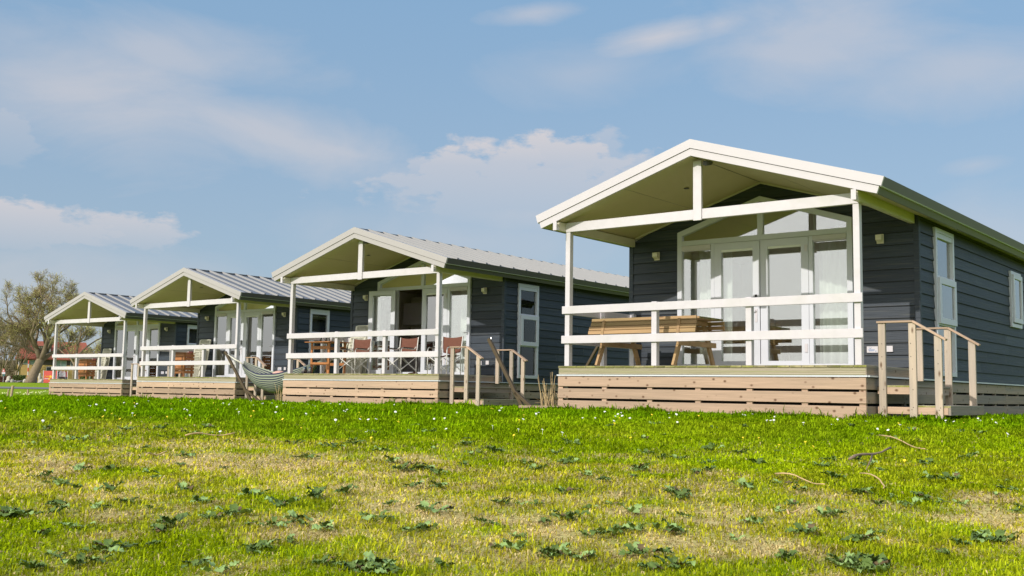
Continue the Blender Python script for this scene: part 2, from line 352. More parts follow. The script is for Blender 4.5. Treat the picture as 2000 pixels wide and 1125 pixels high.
def cabin(i,label,holes,fas,opts):
    c,t=CB[i]
    root=thing('holiday_cabin',label,'cabin',c,t,'dark clad holiday cabins standing in a staggered row')
    B=lambda mb,nm,m,par=root,**k: mb.build(nm,m,par,**k)
    # front gable wall, lapped boards
    f=MB(); z=Z0
    while z<3.2:
        a,b=z,min(z+EXP,3.205)
        for s in (-1,1):
            oa=min(W-.06,(3.21-a)/K); ob=min(W-.06,max(.0,(3.21-b)/K)); ia,ib=holez(a+.02),holez(b-.001)
            if b<2.5 and ia!=ib: ia=ib=max(ia,ib)
            if oa<=ia: continue
            cuts=[ia,oa]
            if ia<.01 and R.random()<.0: pass
            j=R.uniform(.3,.7) if R.random()<.35 and oa-ia>1.2 else None
            segs=[(0,1)] if j is None else [(0,j-.0015),(j+.0015,1)]
            for (u0,u1) in segs:
                xa0=ia+(oa-ia)*u0; xa1=ia+(oa-ia)*u1; xb0=ib+(ob-ib)*u0; xb1=ib+(ob-ib)*u1
                if xb1<xb0: xb1=xb0
                y_b,y_t=YW-.022,YW-.004
                vs=[(s*xa0,y_b,a),(s*xa1,y_b,a),(s*xb1,y_t,b),(s*xb0,y_t,b),(s*xa0,YW+.02,a),(s*xa1,YW+.02,a)]
                fs=[(0,1,2,3),(4,5,1,0),(1,5,2)] if s>0 else [(3,2,1,0),(0,1,5,4),(2,5,1)]
                f.add(vs,fs)
        z+=EXP
    wall=B(f,'wall',M_['clad'])
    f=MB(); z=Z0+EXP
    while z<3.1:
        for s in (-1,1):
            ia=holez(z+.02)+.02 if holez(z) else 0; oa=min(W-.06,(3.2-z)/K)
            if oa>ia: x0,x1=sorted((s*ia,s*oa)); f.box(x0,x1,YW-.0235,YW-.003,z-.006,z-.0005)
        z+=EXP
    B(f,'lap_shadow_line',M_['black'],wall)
    # back of gable wall
    g=MB()
    for (p0,p1,q0,q1) in rects(-W+.02,W-.02,Z0,3.2,[(-1.56,1.56,0,2.44)]):
        if p1-p0<2 or q1<1: g.box(p0,p1,YW+.03,YW+.10,q0,min(q1,2.379))
    g.add([(-W+.02,YW+.03,2.38),(-1.56,YW+.03,2.38),(-1.56,YW+.03,2.44),(0,YW+.03,2.93),(0,YW+.03,3.2),(-W+.02,YW+.03,2.40)],[(0,1,2,3,4,5)])
    g.add([(W-.02,YW+.03,2.38),(1.56,YW+.03,2.38),(1.56,YW+.03,2.44),(0,YW+.03,2.93),(0,YW+.03,3.2),(W-.02,YW+.03,2.40)],[(5,4,3,2,1,0)])
    B(g,'wall_lining',M_['inner'])
    # side walls
    for s in (1,-1):
        f=MB(); z=Z0; hs=holes if s>0 else []
        while z<2.41:
            a,b=z,min(z+EXP,2.42)
            y=YW-.0
            segs=[(YW-.004,YE,a,b)]
            for (p0,p1,q0,q1) in rects(YW-.004,YE,a,b,[(h[0]+.03,h[1]-.03,h[2]+.03,h[3]-.03) for h in hs]):
                ks=[p0]+sorted(R.uniform(p0+.8,p1-.8) for _ in range(int((p1-p0)/4.2)) if p1-p0>2)+[p1]
                for k0,k1 in zip(ks[:-1],ks[1:]):
                    k0+=.0012;k1-=.0012
                    xb=W+.018-(.018)*((q0-a)/EXP); xt=W+.018-.018*((q1-a)/EXP)
                    vs=[(s*xb,k0,q0),(s*xb,k1,q0),(s*xt,k1,q1),(s*xt,k0,q1),(s*(W-.02),k0,q0),(s*(W-.02),k1,q0)]
                    fs=[(0,1,2,3),(4,5,1,0)]
                    if s<0: fs=[q[::-1] for q in fs]
                    f.add(vs,fs)
            z+=EXP
        sw_=B(f,'wall',M_['clad'])
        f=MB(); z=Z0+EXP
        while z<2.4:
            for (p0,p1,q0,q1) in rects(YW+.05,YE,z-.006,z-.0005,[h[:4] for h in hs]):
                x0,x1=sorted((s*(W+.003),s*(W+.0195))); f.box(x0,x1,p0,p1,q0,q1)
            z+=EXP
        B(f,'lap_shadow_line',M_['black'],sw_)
        f=MB()
        for (p0,p1,q0,q1) in rects(YW+.1,YE,-.1,2.40,[(h[0]+.05,h[1]-.05,h[2]+.05,h[3]-.05) for h in hs]):
            x0,x1=sorted((s*(W-.10),s*(W-.03))); f.box(x0,x1,p0,p1,q0,q1)
        B(f,'wall_lining',M_['inner'])
        f=MB(); x0,x1=sorted((s*(W-.062),s*(W+.021))); f.box(x0,x1,YW-.026,YW-.0,Z0,2.41); x0,x1=sorted((s*(W+.0),s*(W+.022))); f.box(x0,x1,YW-.0,YW+.05,Z0,2.41)
        B(f,'corner_board',M_['clad'])
    f=MB(); f.prism([(-W,Z0),(W,Z0),(W,2.4),(0,3.2),(-W,2.4)],'y',YE,YE+.05); B(f,'wall',M_['clad'])
    # interior
    f=MB(); f.box(-W+.1,W-.1,YW+.1,YE,-.12,.0); B(f,'floor',M_['floor'])
    f=MB(); f.prism([(-W+.1,0),(W-.1,0),(W-.1,2.38),(0,3.18),(-W+.1,2.38)],'y',6.6,6.7); B(f,'partition_wall',M_['inner'])
    # ceiling / soffit
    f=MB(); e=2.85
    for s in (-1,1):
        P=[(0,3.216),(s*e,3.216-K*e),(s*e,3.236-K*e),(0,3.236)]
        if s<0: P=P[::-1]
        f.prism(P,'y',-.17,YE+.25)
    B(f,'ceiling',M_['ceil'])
    f=MB()
    for s in (-1,1):
        e2=2.5; P=[(0,3.187),(s*e2,3.187-K*e2),(s*e2,3.214-K*e2),(0,3.214)]
        if s<0: P=P[::-1]
        f.prism(P,'y',YW-.05,YW-.024)
    B(f,'ceiling_bead',M_['cream'])
    f=MB()
    for yy in (1.02,):
        pass
    f.beam((.0,-.17,3.2135),(.0,YW-.03,3.2135),.012,.006); B(f,'panel_joint',M_['trim'])
    for s in (-1,1):
        f=MB(); f.beam((s*1.22,-.17,3.2155-K*1.22),(s*1.22,YW-.03,3.2155-K*1.22),.008,.004,up=(s*K,0,1)); B(f,'panel_joint',M_['deck'])
    # roof sheets and ribs
    f=MB(); e=2.94
    for s in (-1,1):
        P=[(0,3.405),(s*e,3.405-K*e),(s*e,3.44-K*e),(0,3.44)]
        if s<0: P=P[::-1]
        f.prism(P,'y',-.17,YE+.3)
    rf=B(f,'roof',M_['roof'])
    f=MB(); y=.23
    while y<YE+.2:
        for s in (-1,1):
            w0,w1,h=.044,.026,.055; top=3.441
            vs=[]
            for x in (.035,e-.05):
                zz=top-K*x
                vs+=[(s*x,y-w0,zz),(s*x,y+w0,zz),(s*x,y+w1,zz+h),(s*x,y-w1,zz+h)]
            fs=[(0,1,2,3),(7,6,5,4),(0,4,5,1),(1,5,6,2),(2,6,7,3),(3,7,4,0)]
            if s<0: fs=[q[::-1] for q in fs]
            f.add(vs,fs)
        y+=.51
    B(f,'roof_rib',M_['rib'],rf)
    f=MB(); f.prism([(-.10,3.415),(.10,3.415),(.05,3.458),(.0,3.474),(-.05,3.458)],'y',-.16,YE+.3); B(f,'ridge_cap',M_['rubber'],rf)
    # gable fascia
    k=K; per=lambda x,z,d,s:(x-s*d*k/1.047,z-d/1.047*1.0)
    f=MB()
    for s in (-1,1):
        a=(0,3.474);b=(s*2.966,3.474-k*2.966);c2=(s*2.924,3.334-k*2.924);d=(0,3.334)
        P=[a,d,c2,b] if s<0 else [a,b,c2,d]
        P=[a,b,c2,d]
        if s>0: P=P[::-1]
        f.prism(P,'y',-.229,-.19)
        # return flange on roof
        Q=[(0,3.474),(s*2.966,3.474-k*2.966),(s*2.966,3.468-k*2.966),(0,3.468)]
        f.prism(Q if s<0 else Q[::-1],'y',-.19,-.07)
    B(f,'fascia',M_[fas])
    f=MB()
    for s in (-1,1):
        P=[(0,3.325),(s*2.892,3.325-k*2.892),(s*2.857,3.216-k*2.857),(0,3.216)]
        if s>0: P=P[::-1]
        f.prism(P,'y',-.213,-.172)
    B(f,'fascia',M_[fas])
    f=MB()
    for s in (-1,1):
        P=[(0,3.345),(s*2.90,3.345-k*2.90),(s*2.895,3.318-k*2.895),(0,3.318)]
        if s>0: P=P[::-1]
        f.prism(P,'y',-.205,-.18)
    B(f,'shadow_gap',M_['rubber'])
    # eave trims
    for s in (-1,1):
        f=MB(); f.prism([(s*2.966,2.549),(s*2.926,2.42),(s*2.895,2.425),(s*2.935,2.556)] if s<0 else [(s*2.935,2.556),(s*2.895,2.425),(s*2.926,2.42),(s*2.966,2.549)],'y',-.19,YE+.3); B(f,'gutter',M_['trim'])
        f=MB(); P=[(s*2.932,2.421),(s*2.924,2.412),(s*2.88,2.418),(s*2.885,2.426)]; f.prism(P if s<0 else P[::-1],'y',-.2,YE+.3); B(f,'drip_edge',M_['trimlt'])
        f=MB(); P=[(s*2.892,2.416),(s*2.858,2.325),(s*2.835,2.33),(s*2.86,2.42)]; f.prism(P if s<0 else P[::-1],'y',-.172,YE+.28); B(f,'eave_board',M_['trim'])
    # porch timbers
    for s in (-1,1):
        f=MB(); x0,x1=sorted((s*2.512,s*2.583)); f.box(x0,x1,-.168,YW-.025,2.269,2.414)
        f.box(x0,x1,-.24,-.168,2.269,2.33)if False else None
        B(f,'wall_plate',M_['cream'],bevel=.003)
        f=MB(); f.box(x0-.0005,x1+.0005,-.245,-.2295,2.265,2.412); f.box(x0+.002,x1-.002,-.2295,-.168,2.27,2.32); B(f,'plate_end',M_['white'])
    f=MB(); f.box(-2.511,2.511,.028,.10,2.26,2.417); B(f,'tie_beam',M_['white'],bevel=.003)
    f=MB(); f.box(-.072,.070,.0,.027,2.238,3.17); f.box(-.05,.05,.027,.09,2.418,3.17); B(f,'king_post',M_['white'],bevel=.003)
    for s in (-1,1):
        f=MB(); x0,x1=sorted((s*2.427,s*2.52)); f.box(x0,x1,.037,.135,0,2.259); B(f,'post',M_['white'],bevel=.004)
    # railing
    rl=MB(); rl.box(-2.557,2.557,0,.034,.871,1.0); o=B(rl,'top_rail',M_['white'],bevel=.004)
    rl=MB(); rl.box(-2.565,2.557,0,.034,.374,.504); B(rl,'lower_rail',M_['white'],bevel=.004)
    for x in (-.79,.83):
        f=MB(); f.box(x-.047,x+.047,.036,.13,0,1.015); B(f,'railing_post',M_['white'],bevel=.004)
    for zz in ((.871,1.0),(.374,.504)):
        f=MB(); f.box(-2.555,-2.522,.14,YW-.03,zz[0],zz[1]); B(f,'side_rail',M_['white'],bevel=.004)
    for y in (1.15,2.12):
        f=MB(); f.box(-2.52,-2.43,y-.045,y+.045,0,1.0); B(f,'railing_post',M_['white'],bevel=.004)
    # deck
    f=MB(); x=-2.609; w=(2.609*2)/28
    for q in range(28):
        f.box(x+.003,x+w-.003,-.016+R.uniform(0,.006),YW-.03,-.03+R.uniform(-.001,.001),0+R.uniform(-.002,.0)); x+=w
    B(f,'deck_boards',M_['deck'],bevel=.003)
    f=MB()
    x=-2.609
    for q in range(28):   # mossy board ends
        f.box(x+.004,x+w-.004,-.021+R.uniform(0,.003),-.0165,-.031,-.004); x+=w
    B(f,'board_ends',M_['moss'])
    f=MB()
    for q in range(9): f.box(-2.6,2.6,-.008 if q%2 else -.002,.0,-.138+q*.012,-.1265+q*.012,tone=.4+.1*(q%3))
    f.box(-2.6,2.6,.001,.03,-.14,-.031); B(f,'deck_edge',M_['deckX'])
    f=MB()
    for q in range(9): f.box(2.59,2.598 if q%2 else 2.604,-.008,YW-.03,-.138+q*.012,-.1265+q*.012,tone=.4)
    B(f,'deck_edge',M_['pineY'])
    f=MB(); f.box(-2.623,2.623,-.036,-.005,-.166,-.144); f.box(2.60,2.645,-.005,YE,-.166,-.144); f.box(-2.645,-2.60,-.005,YE,-.166,-.144); B(f,'base_trim',M_['trimlt'])
    # skirt
    f=MB()
    for a,b in ((-.338,-.178),(-.53,-.373),(-.83,-.568)):
        f.box(-2.60,2.60,-.03,-.005,a,b)
    B(f,'skirt_boards',M_['pineX'],bevel=.003)
    for s in (-1,1):
        f=MB(); x0,x1=sorted((s*2.578,s*2.602))
        for a,b in ((-.338,-.178),(-.53,-.373),(-.95,-.568)):
            y=-.004
            while y<YE:
                y2=min(YE,y+4.2+ (0 if y>0 else -1)); f.box(x0,x1,y+.002,y2-.002,a,b); y=y2
        B(f,'skirt_boards',M_['pineY'],bevel=.003)
    for x in (-2.56,-1.69,-.84,0.01,.86,1.71,2.54):
        f=MB(); f.box(x-.045,x+.045,-.0045,.045,-.9,-.17); B(f,'skirt_batten',M_['pineX'])
    y=.8
    while y<YE:
        f=MB(); f.box(2.53,2.577,y-.045,y+.045,-.95,-.17); B(f,'skirt_batten',M_['pineY']); y+=.85
    f=MB(); f.box(-2.5,2.5,.12,YE-.1,-.95,-.19); B(f,'dark_underfill',M_['black'])  # black fill added under the floor to make the skirt gaps dark
    # ---------------- glazing
    GY0,GY1=YW-.07,YW+.02
    win=thing('gable_window',None,None); del_(win); win.parent=root
    def framepoly(name,outer,inner,y0,y1,par,m=M_['pvc']):
        f=MB(); n=len(outer)
        vs=[(x,y0,z) for x,z in outer]+[(x,y0,z) for x,z in inner]+[(x,y1,z) for x,z in outer]+[(x,y1,z) for x,z in inner]
        fs=[]
        for q in range(n):
            w=(q+1)%n
            fs+=[(q,w,n+w,n+q),(2*n+w,2*n+q,3*n+q,3*n+w),(w,q,2*n+q,2*n+w),(n+q,n+w,3*n+w,3*n+q)]
        f.add(vs,fs); return f.build(name,m,par,bevel=.003)
    framepoly('frame',[(-1.6,.0),(1.6,.0),(1.6,2.455),(0,2.966),(-1.6,2.455)],[(-1.51,.09),(1.51,.09),(1.51,2.385),(0,2.868),(-1.51,2.385)],GY0,GY1,win)
    f=MB(); f.box(-1.509,1.509,GY0+.004,GY1-.01,2.205,2.295); f.box(-.05,.05,GY0+.008,GY1-.01,2.296,2.85); f.box(-.935,-.865,GY0+.006,GY1-.01,.091,2.204); f.box(.865,.935,GY0+.006,GY1-.01,.091,2.204); B(f,'transom',M_['pvc'],win,bevel=.003)
    for s in (-1,1):
        f=MB(); x0,x1=sorted((s*.06,s*1.505)); 
        pts=[(s*.051,2.297),(s*1.505,2.297),(s*1.505,2.383),(s*.051,2.85)]
        f.prism(pts if s<0 else pts[::-1],'y',GY0+.045,GY0+.053); B(f,'pane',GLASS,win)
        f=MB(); x0,x1=sorted((s*.937,s*1.508)); f.box(x0,x1,GY0+.045,GY0+.053,.093,2.12); B(f,'pane',GLASS,win)
        f=MB(); f.box(x0,x1,GY0-.012,GY0+.04,2.125,2.20); f.box(x0+.01,x1-.01,GY0+.004,GY0+.03,2.102,2.1245); B(f,'roller_box',M_['white'],win,bevel=.003)
    def door(x0,x1,name='door'):
        d=bpy.data.objects.new(name,None); COL.objects.link(d); d.parent=root
        y0,y1=GY0+.002,GY1-.02
        st=.13
        framepoly('leaf_frame',[(x0,.035),(x1,.035),(x1,2.2),(x0,2.2)],[(x0+st,.14),(x1-st,.14),(x1-st,2.08),(x0+st,2.08)],y0,y1,d)
        f=MB(); f.box(x0+st+.001,x1-st-.001,y0+.04,y0+.048,.141,2.079); f.build('pane',GLASS,d)
        f=MB(); f.box(x0+st+.001,x1-st-.001,y0+.012,y0+.03,2.04,2.079); f.build('blind_rail',M_['curtain'],d)
        return d,y0
    if opts.get('open'):
        d,y0=door(-.84,.0)
        # swung right back over the left window, pivot on its left edge
        d.matrix_local=Matrix.Translation((-.86,y0-.03,0))@Matrix.Rotation(math.radians(-171),4,'Z')@Matrix.Translation((.84,-y0,0))
    else:
        d,y0=door(-.862,-.006)
        f=MB(); f.box(-.095,-.055,y0-.012,y0-.001,1.12,1.27); f.build('keypad',M_['rubber'],d)
        f=MB(); f.box(-.09,-.05,y0-.010,y0-.001,.80,1.03); f.tube([(-.07,y0-.01,.99),(-.07,y0-.05,.99),(-.17,y0-.055,.99)],.009,6); f.build('handle',M_['white'],d)
    d2,y0=door(.006,.862)
    f=MB(); f.box(.79,.84,y0-.014,y0-.001,.28,.42); f.box(.80,.85,y0-.014,y0-.001,1.95,2.06); f.build('hinge',M_['white'],d2)
    if opts.get('handle'):
        f=MB(); f.tube([(1.56,GY0-.002,1.05),(1.56,GY0-.06,1.05),(1.48,GY0-.065,1.05)],.012,6); B(f,'handle',M_['chrome'],win)
    # curtains
    def curtain(x0,x1,y,z0=.05,z1=2.16):
        f=MB(); n=int((x1-x0)/.02); vs=[];fs=[]
        for q in range(n+1):
            x=x0+(x1-x0)*q/n; ph=x*46+math.sin(x*7)*2; dy=.032*math.sin(ph)
            vs+=[(x,y+dy*.6,z1),(x+.006*math.sin(ph*.7),y+dy*1.25,z0)]
        fs=[(2*q,2*q+1,2*q+3,2*q+2) for q in range(n)]
        f.add(vs,fs); o=f.build('curtain',M_['curtain'],root,smooth=True); m=o.modifiers.new('s','SOLIDIFY'); m.thickness=.004
        return o
    for (a,b) in opts['curtains']: curtain(a,b,YW+.16)
    # side windows
    for h in holes:
        y0,y1,z0,z1=h[:4]; sw=bpy.data.objects.new('side_window',None); COL.objects.link(sw); sw.parent=root
        def fr(a0,a1,b0,b1,w,x0,x1,nm='frame'):
            f=MB()
            f.box(x0,x1,a0,a1,b0,b0+w); f.box(x0,x1,a0,a1,b1-w,b1); f.box(x0,x1,a0,a0+w,b0+w,b1-w); f.box(x0,x1,a1-w,a1,b0+w,b1-w)
            f.build(nm,M_['pvc'],sw,bevel=.003)
        def pane(a0,a1,b0,b1,x):
            f=MB(); f.box(x-.006,x,a0,a1,b0,b1); f.build('pane',GLASS3 if i==3 else GLASS,sw)
        fr(y0,y1,z0,z1,.075,W-.06,W+.052)
        if z1-z0>1.5:
            sA,sB=1.50,.76
            f=MB(); f.box(W-.05,W+.048,y0+.076,y1-.076,sA-.03,sA+.03); f.box(W-.05,W+.048,y0+.076,y1-.076,sB-.03,sB+.03); f.build('transom',M_['pvc'],sw)
            pane(y0+.076,y1-.076,sA+.031,z1-.076,W+.0); pane(y0+.076,y1-.076,z0+.076,sB-.031,W+.0)
            f=MB(); f.box(W+.001,W+.04,y0+.08,y1-.08,z1-.155,z1-.077); f.build('roller_box',M_['pvc'],sw)
            fr(y0+.06,y1-.03,sB-.005,sA+.0,.10,W+.053,W+.085,'sash'); pane(y0+.161,y1-.131,sB+.096,sA-.101,W+.06)
        else:
            fr(y0+.07,y1-.03,z0+.09,z1-.06,.09,W+.053,W+.085,'sash'); pane(y0+.161,y1-.121,z0+.181,z1-.151,W+.06)
    # lamps, sockets, plates
    for x in (-2.04,2.045):
        f=MB(); yy=YW-.022; z=2.065
        f.box(x-.055,x+.055,yy-.025,yy,z-.075,z+.075,tone=.5)
        f.add([(x-.045,yy-.026,z-.06),(x+.045,yy-.026,z-.06),(x+.045,yy-.026,z+.06),(x-.045,yy-.026,z+.06),(x-.05,yy-.10,z-.02),(x+.05,yy-.10,z-.02),(x+.05,yy-.10,z+.06),(x-.05,yy-.10,z+.06)],[(0,3,2,1),(4,5,6,7),(0,1,5,4),(1,2,6,5),(2,3,7,6),(3,0,4,7)],.5)
        B(f,'wall_lamp',M_['bulb'],bevel=.004)
    f=MB(); f.box(2.115,2.213,YW-.05,YW-.018,.27,.365); B(f,'power_socket',M_['white'],bevel=.004)
    f=MB(); f.box(1.80,1.975,YW-.034,YW-.018,.262,.362); pl=B(f,'name_plate',M_['white'])
    f=MB()
    pts=[(1.835+.04*q/6,YW-.0365,.345-.02*math.sin(math.pi*q/6)) for q in range(7)]
    f.tube(pts,.003,4); f.box(1.825,1.925,YW-.0365,YW-.0342,.300,.311); f.box(1.832,1.915,YW-.0365,YW-.0342,.286,.292); f.blob((1.945,YW-.036,.285),(.009,.002,.009),6,4,0); f.build('emblem',mat('plate_ink',(.12,.22,.42),.6),pl)
    f=MB(); f.lathe([(.001,0),(.05,0),(.055,-.006),(.02,-.012),(.001,-.012)],(-.75,1.0,3.216-K*.75-.0),12); o=B(f,'ceiling_spot',M_['trim'])
    f=MB(); f.box(.09,.17,.02,.10,3.10,3.16); f.tube([(.17,.05,3.125),(.235,.0,3.115)],[.032,.036],10); B(f,'security_light',M_['trim'] if i==4 else M_['trim'])
    # steps on the right
    st=bpy.data.objects.new('steps',None); COL.objects.link(st); st.parent=root
    ya,yb=.30,2.02
    def SB(mb,nm,m,**k): return mb.build(nm,m,st,**k)
    for x in (2.66,3.075,3.413):
        for (y,isfar) in ((ya,0),(yb,1)):
            ztop=.588 if x<3.3 else .40
            zb=-.95 if not isfar else (-.19 if x<3 else -.9)
            f=MB(); y0=y-.0 if not isfar else y-.10
            f.box(x,x+.098,y0,y0+.045,zb,ztop); SB(f,'post',M_['pineZ'],bevel=.004)
    for x in (2.66,3.075,3.413):
        f=MB()
        for zz in (-.60,-.57,-.33,.30,.12,-.05) if x<3.3 else (-.60,-.57,.2,.02):
            xx=x+R.choice((.03,.05,.068)); f.tube([(xx,ya-.004,zz),(xx,ya+.001,zz)],.006,6)
        SB(f,'bolt',M_['rubber'])
    for y in (ya,yb-.10):
        f=MB(); yy=y+.022
        f.beam((2.645,yy,.602),(3.135,yy,.602),.09,.028); SB(f,'handrail',M_['pineX'],bevel=.003)
        f=MB(); f.beam((3.135,yy,.602),(3.57,yy,.34),.09,.028); SB(f,'handrail',M_['pineX'],bevel=.003)
    for (x1,zt) in ((3.135,-.27),(3.60,-.54)):
        f=MB(); xx=x1-.0
        f.box(x1-.035,x1,ya+.05,yb-.06,zt-.13,zt-.028); SB(f,'riser',M_['pineY'],bevel=.003)
        f=MB(); f.box(2.625,x1-.036,ya+.046,ya+.08,zt-.125,zt-.028); SB(f,'stringer',M_['pineX'],bevel=.003)
        f=MB()
        y=x1-.44 if x1<3.2 else x1-.46
        for q in range(3): f.box(y+q*.155,y+q*.155+.148,ya+.05,yb-.06,zt-.027,zt)
        SB(f,'tread',M_['deck'],bevel=.003)
        f=MB(); f.box(x1-.44,x1-.002,ya+.0475,ya+.0495,zt-.027,zt-.004); SB(f,'moss_edge',M_['moss'])
    return root
def del_(o):
    for k in ('label','category'):
        if k in o: del o[k]
H_T=(3.0,4.0,-.083,2.31); H_S=(7.77,8.57,.975,2.08); H3=(2.79,3.61,-.04,2.27)
cabin(4,'nearest dark clad cabin, with white gable fascia and a picnic table on its porch',[H_T,H_S],'fascia',dict(curtains=[(-1.28,-.93),(-.8,-.62),(.95,1.5)]))
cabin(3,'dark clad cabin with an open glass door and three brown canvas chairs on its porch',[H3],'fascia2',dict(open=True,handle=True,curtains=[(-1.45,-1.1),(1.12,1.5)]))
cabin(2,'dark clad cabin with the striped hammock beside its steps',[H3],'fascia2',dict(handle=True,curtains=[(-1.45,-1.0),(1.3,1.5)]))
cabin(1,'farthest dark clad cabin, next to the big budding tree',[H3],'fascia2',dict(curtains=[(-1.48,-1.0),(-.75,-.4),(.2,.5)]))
#@@REST@@
# ------------------------------------------------------------------ helpers in cabin space
def cthing(i,name,label,cat,x,y,z=0,rz=0,group=None):
    return thing(name,label,cat,cab_world(i,x,y,z),CB[i][1]+rz,group)
# ---- picnic table on the porch of the nearest cabin
def picnic():
    t=cthing(4,'picnic_table','long slatted timber picnic table on the nearest porch, its bench seats tipped up','picnic table',-1.265,.95)
    X0,X1=-1.0,1.0
    f=MB()
    for q in range(6): f.box(X0+R.uniform(-.006,.006),X1+R.uniform(-.006,.006),-.40+q*.135,-.40+q*.135+.125,.765,.80)
    f.build('table_top',M_['picnic'],t,bevel=.004)
    f=MB()
    for q in range(6): f.box(X1+.0062,X1+.0085,-.398+q*.135,-.398+q*.135+.12,.767,.799)
    f.build('mossy_ends',M_['moss'],t)
    for s,nm in ((-1,'seat'),(1,'seat')):
        f=MB()
        for q in range(4):
            zt=.805-q*.068 if s<0 else .76-q*.07; y=s*(.475+q*.018)if s<0 else .46+q*.012
            f.beam((X0-.03*(q>1)+R.uniform(-.01,.01),y,zt-.03),(X1+R.uniform(-.01,.01),y,zt-.03),.032,.062,up=(0,-.2*s,1))
        o=f.build('tipped_seat',M_['picnic'],t,bevel=.003)
        for x in (-.74,.70):
            f=MB(); y0=s*.50; f.beam((x,y0,.77),(x,s*.56,.50),.05,.03,up=(0,1,0)); f.build('seat_bracket',M_['picnic'],o,bevel=.003)
    for x in (-.76,.69):
        for s in (-1,1):
            f=MB(); f.beam((x,s*.67,.0),(x,s*.30,.765),.045,.095,up=(0,1,0)); f.build('leg',M_['picnic'],t,bevel=.004)
        f=MB(); f.box(x+.0245,x+.06,-.62,.66,.335,.42); f.box(x+.0245,x+.06,-.36,.36,.69,.762); f.build('cross_beam',M_['picnic'],t,bevel=.004)
    f=MB(); f.lathe([(.025,0),(.032,.07),(.028,.07),(.022,.01)],(0,0,0),10)
    o=f.build('cup',M_['white'],None,smooth=True); o.location=cab_world(4,-1.0,1.2,.80); tag(o,'small white cup on the slatted picnic table','cup')
picnic()
# ---- director chairs
def director(i,x,y,rz,label,group,fab='fabric'):
    t=cthing(i,'director_chair',label,'chair',x,y,0,rz,group)
    for s in (-1,1):
        f=MB(); sx=s*.29
        f.tube([(sx,-.25,0),(sx,-.25,.55),(sx,-.235,.60),(sx,-.20,.62),(sx,.16,.60),(sx,.20,.62),(sx,.225,.66)],.0125,6); f.build('arm_frame',M_['tubew'],t,smooth=True)
        f=MB(); f.tube([(sx,.25,0),(sx*1.02,.24,.45),(sx*1.06,.29,.90)],.0125,6); f.build('back_leg',M_['tubew'],t,smooth=True)
        f=MB(); f.box(sx-.025,sx+.025,-.19,.14,.622,.64); f.build('armrest',M_['rubber'],t)
        f=MB(); f.tube([(sx,-.25,.10),(sx,.25,.42)],.009,5); f.tube([(sx,.245,.10),(sx,-.245,.42)],.009,5); f.build('side_brace',M_['tubew'],t)
    f=MB()
    for yy in (-.25,.25):
        f.tube([(-.29,yy,.10),(.29,yy+.01,.43)],.009,5); f.tube([(.29,yy-.012,.10),(-.29,yy-.002,.43)],.009,5)
    f.build('cross_brace',M_['tubew'],t)
    f=MB(); n=8
    vs=[(-.28+.56*a/n,-.24+.48*b/3,.445-.035*math.sin(math.pi*a/n)) for b in range(4) for a in range(n+1)]
    f.add(vs,[(b*(n+1)+a,b*(n+1)+a+1,(b+1)*(n+1)+a+1,(b+1)*(n+1)+a) for b in range(3) for a in range(n)])
    o=f.build('seat',M_[fab],t,smooth=True); o.modifiers.new('s','SOLIDIFY').thickness=.006
    f=MB(); m=6; vs=[]
    for b in range(m+1):
        v=b/m
        for a in range(n+1):
            u=a/n*2-1; w=.31-.05*(1-v)**1.6
            vs.append((u*w+R.uniform(-.003,.003),.285-.03*(1-u*u)+.03*v-.02*(1-v)+R.uniform(-.006,.006),.52+.38*v-.035*(1-u*u)*v-(.05*(1-abs(u)))*(1-v)))
    f.add(vs,[(b*(n+1)+a,b*(n+1)+a+1,(b+1)*(n+1)+a+1,(b+1)*(n+1)+a) for b in range(m) for a in range(n)])
    o=f.build('backrest',M_[fab],t,smooth=True); o.modifiers.new('s','SOLIDIFY').thickness=.006
    return t
g='brown canvas chairs on the porch'
director(3,-.95,.80,.03,'brown canvas director chair drawn up to the wooden porch table',g)
director(3,.64,.80,-.05,'brown canvas director chair in front of the open doorway, middle of the three',g)
director(3,2.02,.82,.02,'brown canvas director chair beside the porch steps handrail',g)
# ---- wooden table with glasses
def table3():
    t=cthing(3,'wooden_table','orange brown slatted wooden table on the porch with glasses on it','table',-1.9,.78)
    f=MB()
    for q in range(7): f.box(-.46,.46,-.36+q*.104,-.36+q*.104+.096,.79,.812)
    f.build('table_top',M_['teak'],t,bevel=.002)
    for y in (-.27,.27):
        for x in (-.27,.36):
            f=MB(); f.box(x-.03,x+.03,y-.018,y+.018,0,.789); f.build('leg',M_['teak'],t,bevel=.002)
        f=MB(); f.box(-.24,.33,y-.012,y+.012,.62,.70); f.box(-.24,.33,y-.012,y+.012,.22,.29); f.build('rail',M_['teak'],t,bevel=.002)
    for k,(x,y) in enumerate(((-.20,-.05),(-.12,.05),(.12,-.02),(.2,.1))):
        f=MB(); f.lathe([(.025,0),(.034,.12),(.031,.12),(.023,.006)],(0,0,0),10)
        o=f.build('drinking_glass',GLASS2,None,smooth=True); o.location=cab_world(3,-1.9+x,.78+y,.8125)
        tag(o,'clear drinking glass standing on the orange brown porch table','drinking glass','drinking glasses on the porch table')
    o=bpy.data.objects.new('bottle',None)
    f=MB(); f.lathe([(.033,0),(.033,.10),(.026,.12)],(0,0,0),10); b=f.build('bottle',M_['white'],None,smooth=True); b.location=cab_world(3,-1.47,.52,.8125); tag(b,'small white bottle with an orange cap at the edge of the porch table','bottle')
    f=MB(); f.lathe([(.030,.121),(.026,.17),(.02,.19)],(0,0,0),10); f.build('cap',mat('orange_cap',(.8,.16,.03),.4),b,smooth=True)
table3()
